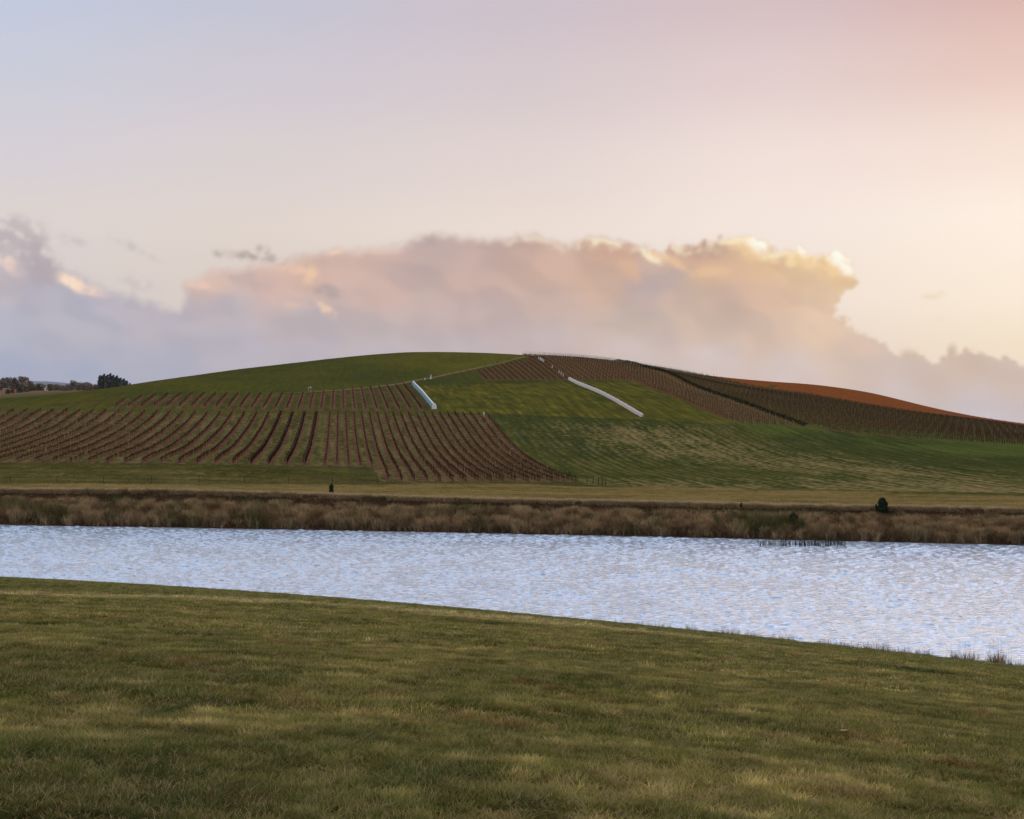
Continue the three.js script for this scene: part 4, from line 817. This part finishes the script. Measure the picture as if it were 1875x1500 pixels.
// ---------------------------------------------------------------- rough grass: on the bank, along its lip, on the flat behind it, in the water
{
  const r = randomFrom(61), rough = kind(put(new THREE.Group(), 'bank_grass'), 'stuff');
  rough.userData.label = 'rank brown and olive grass covering the far bank';
  const lists = [[], [], []];
  for (let k = 0; k < 38000; k++) {
    const x = lerp(-112, 98, r()), q = r(), t = lerp(0.1, BANK + 0.5, q), z = farShore(x) - t, a = fbm(x * 0.32, t * 0.5, 3), b = fbm(x * 0.09 + 7, t * 0.22, 3), v = r(), w = r();
    const bare = Math.max(0.9 * smooth(0.8, 0.93, t / BANK + 0.35 * noise(x * 0.22, 31)), 0.8 * smooth(0.5, 0.85, t / BANK) * smooth(-0.1, 0.4, fbm(x * 0.2 + 60, t * 0.9, 3)));
    if (r() < bare * 0.96) continue;
    let c = mix3([0.19, 0.105, 0.048], [0.62, 0.43, 0.22], clamp(v * 0.8 + 1.3 * a + 0.04));
    c = mix3(c, [0.135, 0.125, 0.038], 0.85 * smooth(0.0, 0.42, b + 0.3 * (w - 0.5)));
    c = mix3(c, [0.065, 0.068, 0.022], 0.7 * smooth(0.3, 0.6, a - 0.3 * b));
    c = mix3(c, [0.06, 0.035, 0.022], 0.6 * smooth(0.25, 0.02, t / BANK) * smooth(0.2, 0.8, w));
    lists[r() * 3 | 0].push([x, landHeight(x, z) - 0.04, z, r() * 6.283, 0.8 + 0.7 * v, (0.35 + 0.65 * v + 0.8 * clamp(0.3 + b + 1.4 * a)) * (1 - 0.55 * smooth(0.5, 0.9, t / BANK)), (r() - 0.5) * 0.5 - 0.05, (r() - 0.5) * 0.5 + 0.18, c]);
  }
  lists.forEach((l, i) => scatter('clumps', tuft(900 + i, 24, 0.19, 1.05, 0.03, 0.38, 3), bladeMaterial, l, rough));
  // green tussocks that stand out
  const fresh = []; for (const [u, n, w] of [[-62, 10, 1.6], [-52, 5, 1.2], [36.5, 26, 4.5], [31, 9, 2.5], [-24, 5, 1.5], [20, 5, 2], [70, 5, 2]]) for (let k = 0; k < n * 3; k++) { const x = u + (r() - 0.5) * 2 * w, t = 0.6 + 4 * r(), z = farShore(x) - t; fresh.push([x, landHeight(x, z), z, r() * 6.283, 0.9 + 0.5 * r(), 0.9 + 0.6 * r(), 0, (r() - 0.5) * 0.4, mix3([0.10, 0.115, 0.035], [0.14, 0.15, 0.06], r())]); }
  scatter('green_clumps', tuft(905, 30, 0.26, 1.05, 0.04, 0.45, 3), bladeMaterial, fresh, rough);
  const lip = [];
  for (let k = 0; k < 22000; k++) {
    const x = lerp(-112, 98, r()), t = BANK - 0.35 + 2.8 * Math.pow(r(), 1.5), z = farShore(x) - t, v = r();
    if (noise(x * 0.35, t * 0.6 + 4) + 0.5 * noise(x * 0.09, 8) < -0.32) continue;
    lip.push([x, landHeight(x, z) - 0.03, z, r() * 6.283, 0.8 + 0.6 * v, 0.3 + 0.5 * v + 0.4 * noise(x * 0.5, 3) + 0.25 * noise(x * 1.7, t), (r() - 0.5) * 0.4, (r() - 0.5) * 0.4 + 0.1, mix3(mix3([0.42, 0.295, 0.155], [0.56, 0.42, 0.235], v), [0.16, 0.135, 0.06], 0.5 * smooth(0, 0.5, noise(x * 0.2, t)))]);
  }
  scatter('dry_fringe', tuft(911, 20, 0.22, 0.7, 0.035, 0.5, 2), bladeMaterial, lip, rough);
}
{
  const r = randomFrom(62), field = [];
  for (let k = 0; k < 60000; k++) {
    const z0 = Math.pow(r(), 0.8), x = lerp(-118, 112, r()), z = farShore(x) - BANK - 1 - 66 * z0, s = across(x, z), t = along(x, z);
    if (s < 49 && t > upTo(lowerFoot, s) - 1) continue;
    const strip = t - 7 * fbm(s * 0.035, t * 0.08 + 5, 3) + 2.5 * (r() - 0.5) < upTo(stripEdge, s), v = r(), a = fbm(x * 0.05, z * 0.16, 3), b = fbm(x * 0.3, z * 0.4, 3);
    let c = strip ? mix3([0.42, 0.30, 0.115], [0.20, 0.165, 0.050], clamp(0.35 + 1.0 * a + 0.9 * b)) : mix3([0.12, 0.115, 0.030], [0.30, 0.235, 0.08], clamp(0.3 + 0.8 * a + 0.7 * b));
    const k2 = 0.8 + 0.4 * v; c = [c[0] * k2, c[1] * k2, c[2] * k2];
    field.push([x, landHeight(x, z) - 0.03, z, r() * 6.283, 0.9 + 0.6 * v, (strip ? 0.8 : 0.65) + 0.5 * v, 0, 0.1, c]);
  }
  const g = scatter('field_grass', tuft(921, 16, 0.35, 0.24, 0.03, 0.7, 2), bladeMaterial, field);
  g.userData.label = 'dry pasture grass on the flat behind the bank';
}
{
  const r = randomFrom(63), o = [37, 0, -174], stems = bundle();
  for (let k = 0; k < 520; k++) {
    const q = Math.pow(r(), 0.75), x = lerp(31.2, 43.2, q), z = -174.6 + 3.4 * (r() - 0.5) * (0.4 + q) - 0.05 * (x - 37), h = (0.55 + 0.75 * r()) * (0.65 + 0.5 * q);
    if (noise(x * 1.3, 5) < -0.25 && q < 0.7) continue;
    stick(stems, x - o[0], -0.25, z - o[2], x - o[0] + (r() - 0.5) * 0.22, h, z - o[2] + (r() - 0.5) * 0.22, 0.022, 0.008);
  }
  const t = kind(put(new THREE.Mesh(made(stems), matte(0.050, 0.043, 0.024)), 'reeds'), 'stuff'); t.position.set(...o); t.userData.label = 'dark upright reeds standing in the water below the far bank';
}
// dry tussocks where the lawn meets the water
const dryMaterial = earth({ color: new THREE.Color().setRGB(0.36, 0.235, 0.14), side: THREE.DoubleSide });
[[31.9, -88.3, 46, 0.75, 0.55, 'thick rusty brown tussock at the water edge on the far right'], [30.2, -89.5, 34, 0.55, 0.9, 'thin reddish tussock at the water edge left of the thick one'], [25.6, -93.6, 14, 0.7, 0.8, 'sparse dry stalks at the water edge, furthest left of the tussocks']].forEach(([x, z, n, h, w, label], i) => {
  const t = thing('dry_tussock', label, 'tussock', [x, Math.max(0, lawnHeight(x, z)), z], 'dry tussocks along the near shore');
  put(new THREE.Mesh(tuft(940 + i, n * 4, w, h, 0.022, 0.45, 3), dryMaterial), 'blades', t);
  const stalks = bundle(), r = randomFrom(950 + i);
  for (let k = 0; k < n / 3; k++) { const a = r() * 6.283, q = r() * w * 1.8; stick(stalks, Math.cos(a) * q, -0.1, Math.sin(a) * q, Math.cos(a) * q + (r() - 0.5) * 0.15, h * (1.2 + 1.3 * r()), Math.sin(a) * q, 0.008, 0.004); }
  put(new THREE.Mesh(made(stalks), dryMaterial), 'stalks', t);
});
{
  const r = randomFrom(64), list = [];
  for (let k = 0; k < 900; k++) { const x = lerp(8, 36, Math.pow(r(), 0.7)), z = nearShore(x) + 0.2 + 0.9 * r(), v = r(); if (noise(x * 0.5, 2) < -0.1) continue; list.push([x, lawnHeight(x, z), z, r() * 6.283, 0.5 + 0.5 * v, 0.35 + 0.9 * v * v, 0, 0.1, mix3([0.2, 0.14, 0.08], [0.10, 0.10, 0.04], r())]); }
  const g = scatter('shore_grass', tuft(931, 9, 0.14, 0.5, 0.012, 0.4, 3), bladeMaterial, list); g.userData.label = 'thin dry grass along the near waterline';
}
// fallen leaves on the lawn
[[-1.33, -19.5, 0.07, 'single curled tan leaf lying in the middle of the lawn'], [4.52, -18.3, 0.09, 'pale tan leaf lying on the lawn right of centre'], [4.02, -11.15, 0.075, 'pale leaf near the lower right corner of the lawn'], [-6.3, -30.4, 0.09, 'small tan leaf on the upper left of the lawn']].forEach(([x, z, q, label], i) => {
  const t = thing('fallen_leaf', label, 'leaf', [x, lawnHeight(x, z) + 0.055, z]);
  const blade = put(new THREE.Mesh(sheet(5, 9, (a, b) => { const u = b / 8, w = Math.sin(Math.PI * Math.pow(u, 0.8)) * 0.32 * q; return [(a / 4 - 0.5) * 2 * w, 0.35 * q * ((a / 4 - 0.5) ** 2 * 2 + u * u * 0.5), (u - 0.5) * q * 1.5, 0, 0]; }), new THREE.MeshStandardMaterial({ color: new THREE.Color().setRGB(0.55, 0.36, 0.21), roughness: 0.8, side: THREE.DoubleSide })), 'leaf_blade', t);
  const stem = bundle(); stick(stem, 0, 0.02, q * 0.7, 0.02, 0.04, q * 1.15, 0.003, 0.002);
  put(new THREE.Mesh(made(stem), M.post), 'stem', t);
  t.rotation.set(-0.35, 0.7 + 1.3 * i, 0.4);
});

// ---------------------------------------------------------------- air
scene.fog = new THREE.FogExp2(new THREE.Color().setRGB(1.0, 0.97, 0.96), 0.000016);

renderer.render(scene, camera);
